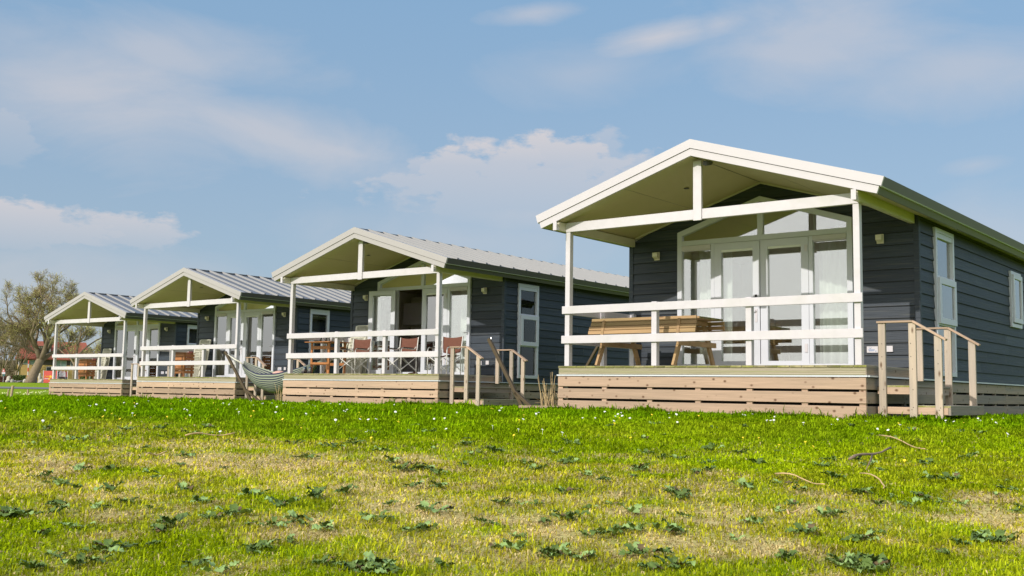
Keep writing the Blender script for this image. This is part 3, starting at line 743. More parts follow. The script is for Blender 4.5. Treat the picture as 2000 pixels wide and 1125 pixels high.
def boot(x,y,rz,label,sc_=.85):
    t=cthing(3,'hiking_boot',label,'boot',x,y,0,rz,'hiking boots left on the porch'); t.scale=(sc_,sc_,sc_)
    f=MB(); f.prism([(-.14,0),(.13,0),(.15,.02),(.14,.045),(-.14,.035)],'y',-.05,.05); f.build('sole',M_['rubber'],t,bevel=.008)
    f=MB(); f.prism([(-.135,.036),(.14,.046),(.145,.07),(.08,.10),(.03,.125),(-.13,.125)],'y',-.044,.044); f.build('upper',M_['trim'],t,bevel=.01)
    f=MB(); f.prism([(-.13,.12),(.045,.12),(.025,.19),(-.10,.215)],'y',-.036,.036); f.build('collar',mat('blue_suede',(.015,.06,.14),.7,var=.2,nscale=12) if 'blue_suede' not in bpy.data.materials else bpy.data.materials['blue_suede'],t,bevel=.012)
    f=MB()
    for q in range(4): f.beam((.10-q*.022,-.028,.10+q*.022),(.10-q*.022,.028,.10+q*.022),.008,.008)
    f.build('laces',M_['plastic'],t)
boot(-2.26,.36,math.radians(-62),'blue and grey hiking boot by the corner post, left one of the pair')
boot(-2.06,.36,math.radians(-50),'blue and grey hiking boot next to the table leg, right one of the pair')
def slipper(x,y,rz):
    f=MB(); f.blob((0,0,.03),(.13,.045,.03),10,6,.03); f.blob((.05,0,.045),(.07,.045,.035),8,5,.05)
    o=f.build('slipper',M_['fabric'],None,smooth=True); o.location=cab_world(3,x,y,0); o.rotation_euler=(0,0,rz); return o
tag(slipper(.55,1.35,.3),'brown slipper on the deck below the middle canvas chair','slipper')
# ---- folded plastic loungers leaning on the cabin walls
def recliner(i,label):
    t=cthing(i,'folding_recliner',label,'garden chair',-2.0,1.93,0,0,'folded plastic recliners leaning on the cabin walls')
    for nm,w,h,y0,y1,off in (('backrest',.62,1.34,.0,.24,0),('seat',.60,1.02,-.16,.02,0)):
        f=MB(); P=lambda x,z:(x,y0+(y1-y0)*z/h,z)
        for s in (-1,1): f.beam(P(s*(w/2-.03),.03),P(s*(w/2-.03),h-.03),.06,.035,up=(0,1,0))
        for z in (.04,h*.33,h*.55,h*.72,h*.80,h*.88,h-.03): f.beam(P(-w/2+.061,z),P(w/2-.061,z),.025,.035 if z<h-.05 else .05,up=(0,1,0))
        nsl=10
        for q in range(nsl):
            x=-w/2+.06+(w-.12)*(q+.5)/nsl; f.beam(P(x,.05),P(x,h-.05),.02,.022,up=(0,1,0))
        f.build(nm,M_['plastic'],t)
    for s in (-1,1):
        f=MB(); f.tube([(s*.33,-.18,0),(s*.335,-.10,.55),(s*.33,-.20,.62),(s*.33,-.22,.9)],[.028,.024,.022,.02],6); f.build('leg',M_['plastic'],t,smooth=True)
        f=MB(); f.beam((s*.36,-.24,.25),(s*.36,.0,.85),.045,.05,up=(0,1,0)); f.build('armrest',M_['plastic'],t,bevel=.008)
recliner(3,'beige plastic recliner leaning beside the open glass door, behind the first canvas chair')
recliner(2,'beige plastic recliner folded upright on the porch of the cabin with the hammock')
recliner(1,'beige plastic recliner folded upright on the farthest porch')
def cabinet(i,label,x,y):
    t=cthing(i,'slatted_stand',label,'wooden stand',x,y,0,0,'orange slatted wooden stands on the porches')
    f=MB()
    for q in range(6):
        z=.12+q*.108; f.box(-.31,.31,-.20,-.175,z,z+.088)
        f.box(.285,.31,-.172,.2,z,z+.088)
    for q in range(6): z=.12+q*.108; f.box(-.31,-.285,-.172,.2,z,z+.088)
    f.build('slatted_panel',M_['teak'],t,bevel=.003)
    f=MB()
    for q in range(5): f.box(-.33,.33,-.22+q*.09,-.22+q*.09+.08,.77,.795)
    f.build('top',M_['teak'],t,bevel=.003)
    for sx in (-1,1):
        for sy in (-1,1):
            f=MB(); f.box(sx*.25-.035,sx*.25+.035,sy*.15-.02,sy*.15+.02,0,.769); f.build('leg',M_['teak'],t,bevel=.003)
cabinet(2,'orange slatted wooden stand on the porch behind the hammock pole',-1.0,.62)
cabinet(1,'orange slatted wooden stand on the farthest porch',-.95,.62)
def folded_chair(i,label,x,y):
    t=cthing(i,'folded_canvas_chair',label,'chair',x,y,0,.3,'folded maroon canvas chairs')
    f=MB(); f.tube([(-.10,0,0),(-.06,.08,.5),(-.08,.1,.88)],.012,6); f.tube([(.10,0,0),(.06,.08,.5),(.08,.1,.86)],.012,6); f.tube([(-.1,-.03,.05),(.08,.06,.62)],.01,5); f.build('frame',M_['tubew'],t,smooth=True)
    f=MB(); vs=[(-.11+.22*a/6,.08+.05*math.sin(a*2.3)+.02*math.sin(b*1.9),.45+.42*b/4) for b in range(5) for a in range(7)]
    f.add(vs,[(b*7+a,b*7+a+1,(b+1)*7+a+1,(b+1)*7+a) for b in range(4) for a in range(6)]); o=f.build('canvas',M_['maroon'],t,smooth=True); o.modifiers.new('s','SOLIDIFY').thickness=.02
folded_chair(2,'maroon canvas chair folded up behind the slatted stand near the hammock',-1.45,1.1)
folded_chair(1,'maroon canvas chair folded up on the farthest porch',-1.35,1.1)
# ---- hammocks
def stripes():
    m=bpy.data.materials.new('striped_cotton'); m.use_nodes=True; N=m.node_tree.nodes;L=m.node_tree.links;b=N['Principled BSDF'];b.inputs['Roughness'].default_value=.9
    a=N.new('ShaderNodeAttribute');a.attribute_name='tone'
    w=N.new('ShaderNodeMath');w.operation='MULTIPLY';w.inputs[1].default_value=26;L.new(a.outputs['Fac'],w.inputs[0])
    fr=N.new('ShaderNodeMath');fr.operation='FRACT';L.new(w.outputs[0],fr.inputs[0])
    r=N.new('ShaderNodeValToRGB');r.color_ramp.interpolation='CONSTANT';e=r.color_ramp.elements
    e[0].position=0;e[0].color=(.018,.024,.06,1);e[1].position=.46;e[1].color=(.31,.32,.25,1)
    x=e.new(.74);x.color=(.25,.36,.22,1);x=e.new(.84);x.color=(.31,.32,.25,1);L.new(fr.outputs[0],r.inputs[0]);L.new(r.outputs[0],b.inputs['Base Color']);return m
def hammock():
    Y=-.3
    t=cthing(2,'hammock_stand','brown wooden hammock stand carrying the striped hammock','hammock stand',0,0)
    f=MB(); f.beam((2.42,Y,.76),(3.76,Y,-.72),.075,.075,up=(0,1,0)); f.build('pole',M_['stick'],t,bevel=.01)
    f=MB(); f.beam((7.38,Y,.76),(6.05,Y,-.72),.075,.075,up=(0,1,0)); f.build('pole',M_['stick'],t,bevel=.01)
    f=MB(); f.beam((6.25,Y,-.40),(5.7,Y,-.72),.06,.07,up=(0,1,0)); f.build('brace',M_['stick'],t,bevel=.008)
    f=MB(); f.beam((3.53,Y,-.40),(4.15,Y+.0,-.72),.06,.07,up=(0,1,0)); f.build('brace',M_['stick'],t,bevel=.008)
    h=cthing(2,'hammock','navy, green and white striped cloth hammock slung low between the porches','hammock',0,0)
    f=MB(); nu,nv=40,34; vs=[];tn=[]
    for a in range(nu+1):
        u=a/nu; s=math.sin(math.pi*u); x=3.28+3.24*u
        ze=.42-.36*s**.8; w=.03+.40*s**.7; d=.05+.47*s**.75
        for b in range(nv+1):
            v=b/nv*2-1; an=v*math.pi/2
            vs.append((x,Y+w*math.sin(an)+.004*math.sin(v*40),ze-d*math.cos(an)**.9+(0.03 if v<0 else .06)*abs(v)**3+.008*math.sin(u*23+v*4)*s)); tn.append(b/nv)
    f.v=vs; f.t=tn; f.f=[(a*(nv+1)+b,a*(nv+1)+b+1,(a+1)*(nv+1)+b+1,(a+1)*(nv+1)+b) for a in range(nu) for b in range(nv)]
    o=f.build('cloth',stripes(),h,smooth=True); o.modifiers.new('s','SOLIDIFY').thickness=.006
    for (p,x1) in (((2.47,Y,.71),3.29),((7.33,Y,.71),6.51)):
        f=MB()
        for q in range(9):
            v=(q-4)/4; f.tube([p,((p[0]+x1)/2,Y+.02*v,.53+.01*v),(x1,Y+.03*v,.40-.05*(1-abs(v)))],.004,4)
        f.build('cords',M_['plastic'],h)
    f=MB(); f.blob((0,0,.06),(.20,.13,.09),12,8,.06); o=f.build('cushion',mat('pink_cloth',(.62,.36,.29),.9),None,smooth=True); o.location=cab_world(2,5.03,-.36,.03); tag(o,'pale pink cushion lying in the striped hammock next to the porch corner','cushion')
    t=cthing(3,'hammock_stand','bare brown wooden hammock stand beside the steps, without its cloth','hammock stand',0,0)
    f=MB(); f.beam((4.0,-.0,.75),(4.96,-.0,-.72),.075,.075,up=(0,1,0)); f.build('pole',M_['stick'],t,bevel=.01)
    f=MB(); f.beam((6.78,0,.55),(5.95,0,-.72),.055,.055,up=(0,1,0)); f.build('pole',M_['stick'],t,bevel=.01)
    f=MB(); f.beam((4.74,0,-.38),(5.25,0,-.74),.07,.075,up=(0,1,0)); f.build('brace',M_['stick'],t,bevel=.008)
    f=MB(); f.tube([(4.06,-.02,.76),(4.10,-.05,.77),(4.11,-.05,.74)],.01,5); f.build('hook',M_['chrome'],t)
hammock()
# ---- dead reeds and edging
M_['straw']=mat('dead_stem',(.50,.37,.20),.8,tone=.35,var=.1)
def reeds(px0,px1,py,D,h,n,label):
    p0,p1=at(px0,py,D),at(px1,py,D); base=Vector(((p0.x+p1.x)/2,D,gz((p0.x+p1.x)/2,D)-.02))
    f=MB(); hw=(p1.x-p0.x)/2
    for q in range(n):
        x=R.uniform(-hw,hw);y=R.uniform(-.12,.12); hh=h*R.uniform(.45,1); lx=R.uniform(-.12,.08); ly=R.uniform(-.05,.05)
        f.tube([(x,y,0),(x+lx*.4,y+ly*.5,hh*.5),(x+lx,y+ly,hh)],[.008,.006,.003],4)
    for q in range(n//2): 
        x=R.uniform(-hw,hw);z=R.uniform(.05,h*.6); a=R.uniform(-.25,.25); f.tube([(x,R.uniform(-.1,.1),z),(x+a,R.uniform(-.1,.1),z+R.uniform(-.15,.2))],.003,3)
    o=f.build('dead_reeds',M_['straw'],None); o.location=base; tag(o,label,'reeds',None)
reeds(1057,1086,793,18.7,.72,26,'clump of tall dead reed stems in the gap left of the nearest porch')
reeds(541,551,781,27.5,.55,12,'clump of broken dead reeds under the end of the striped hammock')
f=MB(); f.box(-.5,.5,-.02,.02,-.05,.09); o=f.build('wooden_edging',M_['pineX'],None,bevel=.004); q=at(1068,795,18.75); o.location=(q.x,18.55,gz(q.x,18.55)); tag(o,'low weathered board edging the bed of dead reeds','edging board')
# ---- furniture seen through the glass
def indoor():
    def obj(nm,f,m,i,x,y,z,label,cat,smooth=False,group=None,rz=0):
        o=f.build(nm,m,None,smooth=smooth); o.location=cab_world(i,x,y,z); o.rotation_euler=(0,0,CB[i][1]+rz); return tag(o,label,cat,group)
    f=MB(); f.lathe([(.001,0),(.10,0),(.12,.06),(.11,.17),(.07,.235),(.03,.26),(.028,.31),(.035,.33),(.001,.33)],(0,0,0),18); obj('vase',f,M_['teal'],3,2.36,3.25,.0,'round turquoise vase on the floor behind the tall side window','vase',True)
    t=cthing(3,'floor_lamp','white perforated dome lamp seen through the top of the tall side window','lamp',2.33,3.0)
    f=MB(); f.lathe([(.14,0),(.14,.02),(.02,.03),(.012,1.5)],(0,0,0),10); f.build('stand',M_['tubew'],t); f=MB(); f.lathe([(.13,1.50),(.135,1.58),(.11,1.68),(.06,1.74),(.001,1.75)],(0,0,0),16); f.build('lamp_shade',M_['plastic'],t,smooth=True)
    t=cthing(3,'kitchen_unit','pale kitchen unit inside the open doorway','kitchen unit',-1.1,3.7)
    f=MB(); f.box(-1.2,1.2,0,.6,.1,.88); f.build('base_cabinet',M_['white'],t); f=MB(); f.box(-1.22,1.22,-.02,.6,.881,.92); f.build('worktop',M_['floor'],t); f=MB(); f.box(-1.25,1.25,.605,.64,0,2.25); f.build('back_panel',M_['inner'],t)
    f=MB(); f.box(-1.2,-.4,.25,.6,1.45,2.05); f.box(.3,1.2,.25,.6,1.45,2.05); f.build('wall_cabinet',M_['white'],t)
    f=MB(); f.prism([(-.38,1.5),(.28,1.5),(.1,1.72),(-.2,1.72)],'y',.1,.6); f.box(-.18,.08,.3,.6,1.721,2.3); f.build('extractor_hood',M_['chrome'],t)
    for i,x,y,lb in ((4,.35,3.55,'white dining table visible through the glass doors of the nearest cabin'),(3,1.2,3.6,'white dining table behind the glass of the cabin with canvas chairs'),(2,.3,3.8,'white dining table inside the cabin behind the hammock')):
        t=cthing(i,'dining_table',lb,'table',x,y)
        f=MB(); f.box(-.75,.75,-.42,.42,.72,.75); f.build('table_top',M_['white'],t)
        for sx in (-1,1):
            for sy in (-1,1): f=MB(); f.box(sx*.68-.025,sx*.68+.025,sy*.36-.025,sy*.36+.025,0,.719); f.build('leg',M_['white'],t)
        for k,sx in enumerate((-.4,.4)):
            c=cthing(i,'dining_chair',('left' if k==0 else 'right')+' wooden shell chair at the '+lb.split(' visible')[0].split(' behind')[0].split(' inside')[0]+{4:' of the nearest cabin',3:' of the cabin with canvas chairs',2:' of the cabin with the hammock'}[i],'chair',x+sx,y-.62,0,0,'indoor dining chairs')
            f=MB(); f.box(-.21,.21,-.2,.2,.44,.46); f.prism([(-.2,.461),(.2,.461),(.18,.82),(-.18,.82)],'y',-.215,-.20); f.build('seat_shell',M_['picnic'],c)
            for ax in (-1,1):
                for ay in (-1,1): f=MB(); f.tube([(ax*.2,ay*.2,0),(ax*.14,ay*.14,.44)],.01,5); f.build('leg',M_['tubew'],c)
    f=MB(); f.lathe([(.06,0),(.09,.1),(.07,.3),(.09,.34)],(0,0,0),12); obj('floor_vase',f,mat('green_glass',(.01,.22,.10),.2),4,-1.25,2.75,.0,'green vase on the floor inside the leftmost glass panel of the nearest cabin','vase',True)
    f=MB(); f.blob((0,0,.17),(.28,.28,.17),14,8,.03); obj('tub_seat',f,M_['curtain'],4,-1.05,3.2,.0,'low white tub seat inside the left glass panel of the nearest cabin','seat',True)
indoor()
# ------------------------------------------------------------------ fallen twigs
M_['bark']=mat('twig_bark',(.24,.17,.12),.9,tone=.2,var=.3,nscale=14,bump=.6)
M_['bark2']=mat('pale_stalk',(.58,.40,.20),.8,var=.15,nscale=9)
def twig(a,b,r,m,label,curve=.04,fork=None):
    p,q=hit(*a,40),hit(*b,40); f=MB(); n=9; pts=[];o0=p.copy()
    for k in range(n+1):
        t=k/n; c=p.lerp(q,t); side=Vector((-(q-p).y,(q-p).x,0)).normalized()
        c=c+side*curve*math.sin(math.pi*t)+Vector((R.uniform(-1,1),R.uniform(-1,1),0))*r*.7
        c.z=gz(c.x,c.y)+.035+r+.015*math.sin(t*7); pts.append(c-o0)
    rr=[r*R.uniform(.75,1.2)*(1-.35*k/n) for k in range(n+1)]; f.tube(pts,rr,7)
    if fork:
        e=hit(*fork,40); e.z+=.05; j=pts[5]; f.tube([j,j.lerp(e-o0,.5)+Vector((.01,0,.01)),e-o0],[r*.6,r*.5,r*.3],6)
    o=f.build('fallen_twig',m,None,smooth=True); o.location=o0; tag(o,label,'twig')
twig((1657,908),(1738,887),.014,M_['bark'],'dark barky branch lying in the green grass before the steps',.0,(1692,930))
twig((1718,858),(1808,888),.007,M_['bark2'],'long thin tan twig above the dark branch in the grass')
twig((1515,936),(1612,960),.006,M_['bark2'],'thin tan stalk lying left of the dark branch')
twig((1540,1018),(1567,1008),.007,M_['bark2'],'short pale stick in the bare patch at the lower right')
twig((362,859),(458,856),.009,M_['bark2'],'long pale stalk on the grass below the second cabin from the left')
twig((285,899),(325,893),.007,M_['bark2'],'short pale stalk in the dry patch at the left')
twig((1680,935),(1725,968),.006,M_['bark2'],'curved tan stalk running down into the weeds below the dark branch',.07)
# ------------------------------------------------------------------ grass blades
def grass():
    pts=[]
    def region(y0,y1,x0f,x1f,dens,clipx=None):
        w=(x1f-x0f)*y1; nn=int(dens*w*(y1-y0)); y=NR.uniform(y0,y1,nn); x=NR.uniform(x0f*y1,x1f*y1,nn)
        k=(x>x0f*y-.5)&(x<x1f*y+.5)
        if clipx is not None: k&=clipx(x,y)
        return x[k],y[k]
    def outside(x,y):
        k=np.ones(len(x),bool)
        for i,(c,t) in CB.items():
            dx=x-c[0];dy=y-c[1]; lx=dx*math.cos(t)+dy*math.sin(t); ly=-dx*math.sin(t)+dy*math.cos(t)
            k&=~((np.abs(lx)<2.60)&(ly>-.03)&(ly<13))
        return k
    parts=[region(2.6,6.2,-.95,.95,5000),region(6.2,9,-.85,.85,3300),region(9,13,-.8,.85,1800),region(13,19,-.75,.9,950,outside),region(19,30,-.7,.75,240,outside),region(30,46,-.7,0,60,outside)]
    x=np.concatenate([p[0] for p in parts]); y=np.concatenate([p[1] for p in parts])
    n0=len(x); ex=[];ey=[]
    for i,(c,t) in CB.items():
        m_=5200 if i>2 else 3000; lx=NR.uniform(-2.75,3.7,m_); ly=-.04-np.abs(NR.normal(0,.07,m_)); k=(lx<2.62)|(ly<.3); k&=vnoise(lx,0*lx,2.3,90+i)>.25+.3*NR.rand(m_)
        ex.append(c[0]+lx[k]*math.cos(t)-ly[k]*math.sin(t)); ey.append(c[1]+lx[k]*math.sin(t)+ly[k]*math.cos(t))
    x=np.concatenate([x]+ex); y=np.concatenate([y]+ey); tuft=np.arange(len(x))>=n0
    n=len(x); z=ground(x,y); d=dry(x,y); dist=np.sqrt(x*x+y*y)
    keep=NR.rand(n)>d*.35; x,y,z,d,dist,tuft=x[keep],y[keep],z[keep],d[keep],dist[keep],tuft[keep]; n=len(x)
    straw=NR.rand(n)<(d*.8+.10*np.clip((12-y)/4,0,1))
    lush=np.clip((y-8.5+np.clip(x,-5,5)*-.05+(fbm(x,y,.5,81)-.5)*5)/6,0,1)
    clump=fbm(x,y,3.5,51); mid=fbm(x,y,.8,61)
    h=(.022+.022*NR.rand(n)**1.5+.012*lush)*(0.7+.7*clump)*np.where(straw,.8,1)*np.clip(dist/11,1,1.35)*np.where(NR.rand(n)<.06,1.7,1)*np.where(tuft,NR.uniform(1.0,2.0,n),1)
    w=(.0028+.0016*NR.rand(n))*np.clip(dist/5.5,1,5)
    an=NR.uniform(0,2*np.pi,n); lean=np.where(straw,NR.uniform(1.2,2.6,n),NR.uniform(.2,1.3,n)); h=np.where(straw,h*.8,h)
    fx,fy=np.cos(an),np.sin(an); sx,sy=-fy,fx
    # blade faces partly turned to any side
    v=np.empty((n,5,3)); 
    def P(hh,out,ww,sg): return np.stack([x+fx*out+sx*ww*sg,y+fy*out+sy*ww*sg,z+hh-.004],1)
    v[:,0]=P(0*h,0*h,w,-1); v[:,1]=P(0*h,0*h,w,1)
    h1=h*.62; o1=h*lean*.28; v[:,2]=P(h1,o1,w*.8,1); v[:,3]=P(h1,o1,w*.8,-1)
    v[:,4]=P(h*(1-.3*np.minimum(lean,2.2)),h*lean*.85,0*w,1)
    idx=(np.arange(n)*5)[:,None]; loops=np.concatenate([idx+np.array([0,1,2,3]),idx+np.array([3,2,4])],1).ravel()
    me=bpy.data.meshes.new('grass'); me.vertices.add(n*5); me.vertices.foreach_set('co',v.ravel())
    me.loops.add(len(loops)); me.loops.foreach_set('vertex_index',loops.astype(np.int32)); me.polygons.add(2*n)
    st=np.stack([np.arange(n)*7,np.arange(n)*7+4],1).ravel(); me.polygons.foreach_set('loop_start',st.astype(np.int32)); me.update(calc_edges=True)
    g1=np.array([.22,.40,.004]);g2=np.array([.44,.55,.008]);g3=np.array([.68,.58,.05])
    k1=np.clip(1-lush+.5*(mid-.5),0,1)[:,None]; r=NR.rand(n)[:,None]
    col=g1*(1-k1)+g2*k1; yel=np.clip(d*1.3+.25*(1-lush)*(mid>.5),0,1)[:,None]; col=col*(1-yel*.75)+g3*yel*.75
    col=col*(.5+.95*r)
    s=np.array([.88,.71,.34])*(.5+.8*NR.rand(n)[:,None]); col=np.where(straw[:,None],s,col)
    dark=(1.25-.75*fbm(x,y,5,71))[:,None]*(1.15-.4*fbm(x,y,.9,72))[:,None]; col=col*dark
    c=np.ones((n,5,4),np.float32); c[:,:,:3]=col[:,None,:]
    ca=me.attributes.new('gc','FLOAT_COLOR','POINT'); ca.data.foreach_set('color',c.ravel())
    m=bpy.data.materials.new('grass_blade'); m.use_nodes=True; N=m.node_tree.nodes;L=m.node_tree.links;N.clear()
    o=N.new('ShaderNodeOutputMaterial');mx=N.new('ShaderNodeMixShader');df=N.new('ShaderNodeBsdfDiffuse');tr=N.new('ShaderNodeBsdfTranslucent');a=N.new('ShaderNodeAttribute');a.attribute_name='gc'
    L.new(a.outputs['Color'],df.inputs[0]);L.new(a.outputs['Color'],tr.inputs[0]);mx.inputs[0].default_value=.38;L.new(df.outputs[0],mx.inputs[1]);L.new(tr.outputs[0],mx.inputs[2]);L.new(mx.outputs[0],o.inputs[0])
    me.materials.append(m); o=bpy.data.objects.new('grass',me); COL.objects.link(o); tag(o,'short patchy green and straw coloured grass','grass',kind='stuff')
    print('blades',n)
grass()
# ------------------------------------------------------------------ weeds
def leafmat(name,c,c2):
    m=mat(name,c,.55,tone=.3,var=.15,nscale=6,spec=.4); return m
M_['leaf']=leafmat('dock_leaf',(.12,.19,.035),None); M_['leaf2']=leafmat('dock_leaf_pale',(.22,.32,.10),None); M_['leaf3']=leafmat('dock_leaf_brown',(.20,.14,.06),None)
def leaf(f,base,an,L_,Wd,lift,tone,droop=.5,lobes=True):
    n=8; vs=[];fs=[]; c,s=math.cos(an),math.sin(an); tw=R.uniform(-.5,.5); st=R.uniform(.25,.6)*L_
    for k in range(n+1):
        t=k/n
        wd=Wd*math.sin(math.pi*min(1,(t*.93+.07))**.8)**.8 if k<n else 0
        if lobes: wd*=(.68 if k%2 else 1.1)
        r=st+L_*t; z=.012+lift*(math.sin(min(t,1)*1.5)*L_)-droop*L_*t*t*.6+.006*math.sin(k*2.1+tone*9)
        for sg in (-1,0,1):
            lat=wd*sg; zz=z+abs(sg)*wd*(.35+tw*sg)+.004*R.uniform(-1,1)
            vs.append((base[0]+c*r-s*lat,base[1]+s*r+c*lat,base[2]+max(.006,zz)))
    for k in range(n):
        for q in range(2): a=k*3+q; fs.append((a,a+1,a+4,a+3))
    f.add(vs,fs,tone)
    f.tube([base,(base[0]+c*st*.5,base[1]+s*st*.5,base[2]+.02),(vs[1][0],vs[1][1],vs[1][2])],.0022,3,tone)
def weedmesh(k):
    f=MB(); n=R.randint(5,9)+ (4 if k%3==0 else 0)
    for q in range(n):
        a=q*2.399+R.uniform(-.4,.4); L_=R.uniform(.045,.085); leaf(f,(R.uniform(-.05,.05),R.uniform(-.04,.04),0),a,L_,L_*R.uniform(.28,.42),R.uniform(.05,.8),R.random())
    me=f.mesh('dock_plant',M_['leaf'],True)
    me.materials.append(M_['leaf2']); me.materials.append(M_['leaf3'])
    mi=[]; 
    tv=f.t
    for p in f.f: t=tv[p[0]]; mi.append(1 if t>.66 else (2 if t<.07 else 0))
    me.polygons.foreach_set('material_index',mi); return me
WM=[weedmesh(k) for k in range(12)]
A=[(370,400),(470,390),(100,250),(230,290),(740,250),(750,300),(920,290),(1080,360),(720,370),(1250,300),(1370,250),(1440,430),(1700,410),(1750,395),(1680,440),(1940,560),(1900,520),(920,470),(1300,530),(170,680),(210,660),(280,600),(370,590),(460,560),(230,520),(540,640),(390,750),(500,745),(730,690),(850,710),(1060,600),(1150,600),(1160,710),(1330,690),(1450,620),(1580,600),(1500,740),(1560,770),(1430,780),(1690,750),(1880,750),(1250,900),(1200,910),(1370,910),(1380,780),(1700,890),(1850,880),(570,960),(270,980),(90,970),(190,1000),(40,535)]
Bq=[(520,100),(650,90),(260,150),(700,160),(900,205),(170,240),(1160,150),(750,280),(570,390),(1100,330),(1250,380),(870,430),(1030,500),(600,500),(420,490),(310,470),(1400,530),(1550,590),(850,610),(1140,650),(1180,660),(740,690),(870,740),(960,700),(560,600),(1390,700),(1520,710),(1690,700),(1800,720),(1430,850),(1470,830),(1600,790),(410,710),(160,740),(235,750),(330,590),(50,640),(100,650),(620,830),(580,850),(830,810),(300,870),(410,930),(540,910),(1100,930),(1240,960),(1300,970),(1810,920),(1950,950),(1880,260),(1800,250),(1640,240),(1730,320),(1950,520),(1750,545),(1310,640),(1130,570),(700,570),(240,430)]
Cq=[(100,540),(60,520),(160,410),(250,390),(450,480),(640,470),(390,560),(940,330),(960,430),(1200,390),(740,500),(1090,520),(1280,540),(1350,590),(1200,580),(1400,530),(1460,560),(1480,440),(1790,550),(1850,530),(1950,620),(1980,600),(640,620),(830,620),(880,640),(920,640),(100,650),(380,780),(780,740),(640,860),(680,890),(1030,760),(1080,790),(1120,780),(1200,740),(1170,920),(1130,940),(1350,950),(1770,790),(1880,790),(1550,570),(1650,580),(1590,440),(40,740),(60,930),(250,270),(1690,740),(1900,450),(1930,500)]
W_=[(660+a*.34,780+b*.34) for a,b in A]+[(a*.35,780+b*.35) for a,b in Bq]+[(1300+a*.35,780+b*.35) for a,b in Cq]
k=0
def place_weed(p,s,k):
    o=bpy.data.objects.new('dock_plant',WM[k%len(WM)]); COL.objects.link(o); o.location=p; o.rotation_euler=(0,0,R.uniform(0,6.28)); o.scale=(s,s,s*R.uniform(.8,1.15))
    tag(o,'low weed with broad ragged dark green leaves in the patchy lawn','weed','broad-leaved weeds in the lawn')
for (u,v) in W_:
    p=hit(u+R.uniform(-4,4),v+6,40)
    if p is None or R.random()<.12: continue
    place_weed((p.x,p.y,p.z+.012),R.uniform(.45,1.15)*(1 if p.y<9 else 1.1),k); k+=1
for q in range(75):
    u=R.uniform(0,2000); v=R.choice((R.uniform(830,930),R.uniform(830,1125))); p=hit(u,v,40)
    place_weed((p.x,p.y,p.z+.01),R.uniform(.5,1.0),k); k+=1
# ------------------------------------------------------------------ daisies
def flowers(name,n,m1,label,r,px,hh):
    f=MB()
    for q in range(n):
        if q<len(px): p=hit(px[q][0]+R.uniform(-2,2),px[q][1]+2,60)
        else: p=hit(R.uniform(0,2000),R.choice((R.uniform(786,830),R.uniform(786,815),R.uniform(786,870))),60)
        if p is None or p.y>40: continue
        z=p.z+hh*R.uniform(.8,1.2); rr=r*R.uniform(.75,1.15)*max(1,p.y/16); tx_=R.uniform(-.5,.5);ty_=R.uniform(-.8,-.1)
        vs=[(p.x,p.y,z+.004)]
        for k in range(10):
            a=k*math.pi/5; q_=rr if k%2 else rr*.8; dx,dy=q_*math.cos(a),q_*math.sin(a); vs.append((p.x+dx,p.y+dy,z+dx*tx_-dy*ty_))
        f.add(vs,[(0,1+k,1+(k+1)%10) for k in range(10)]); f.tube([(p.x,p.y,p.z),(p.x,p.y,z)],.0015,3)
    o=f.build(name,m1,None); tag(o,label,'flowers',kind='stuff')
flowers('daisies',150,mat('daisy_petal',(.85,.84,.78),.6,var=.02),'tiny white daisies scattered through the green grass',.017,[(1208,815),(1213,812),(1201,817),(1216,818),(1048,814),(1052,812),(1022,823),(1138,821),(1164,821),(892,811),(871,843),(1448,811),(1455,815),(1468,813),(1514,819),(1506,827),(1513,827),(1570,833),(1549,812),(1713,845),(1734,846),(1967,854),(1710,812),(1715,815),(1722,813),(1959,822),(1307,812),(1308,822),(560,793),(600,794),(610,795),(150,785),(615,797),(570,800),(530,790),(655,826),(596,815)],.05)
flowers('buttercups',80,mat('yellow_petal',(.85,.62,.02),.5,var=.02),'small yellow flowers dotted along the top of the lawn',.014,[(1237,809),(1256,803),(1024,817),(1020,806),(1011,799),(1270,802),(1230,864),(1200,835),(1096,834),(1452,863),(1521,875),(1481,862),(1588,878),(1571,870),(1754,834),(1955,841),(1769,911),(652,790),(780,829),(812,811)],.05)
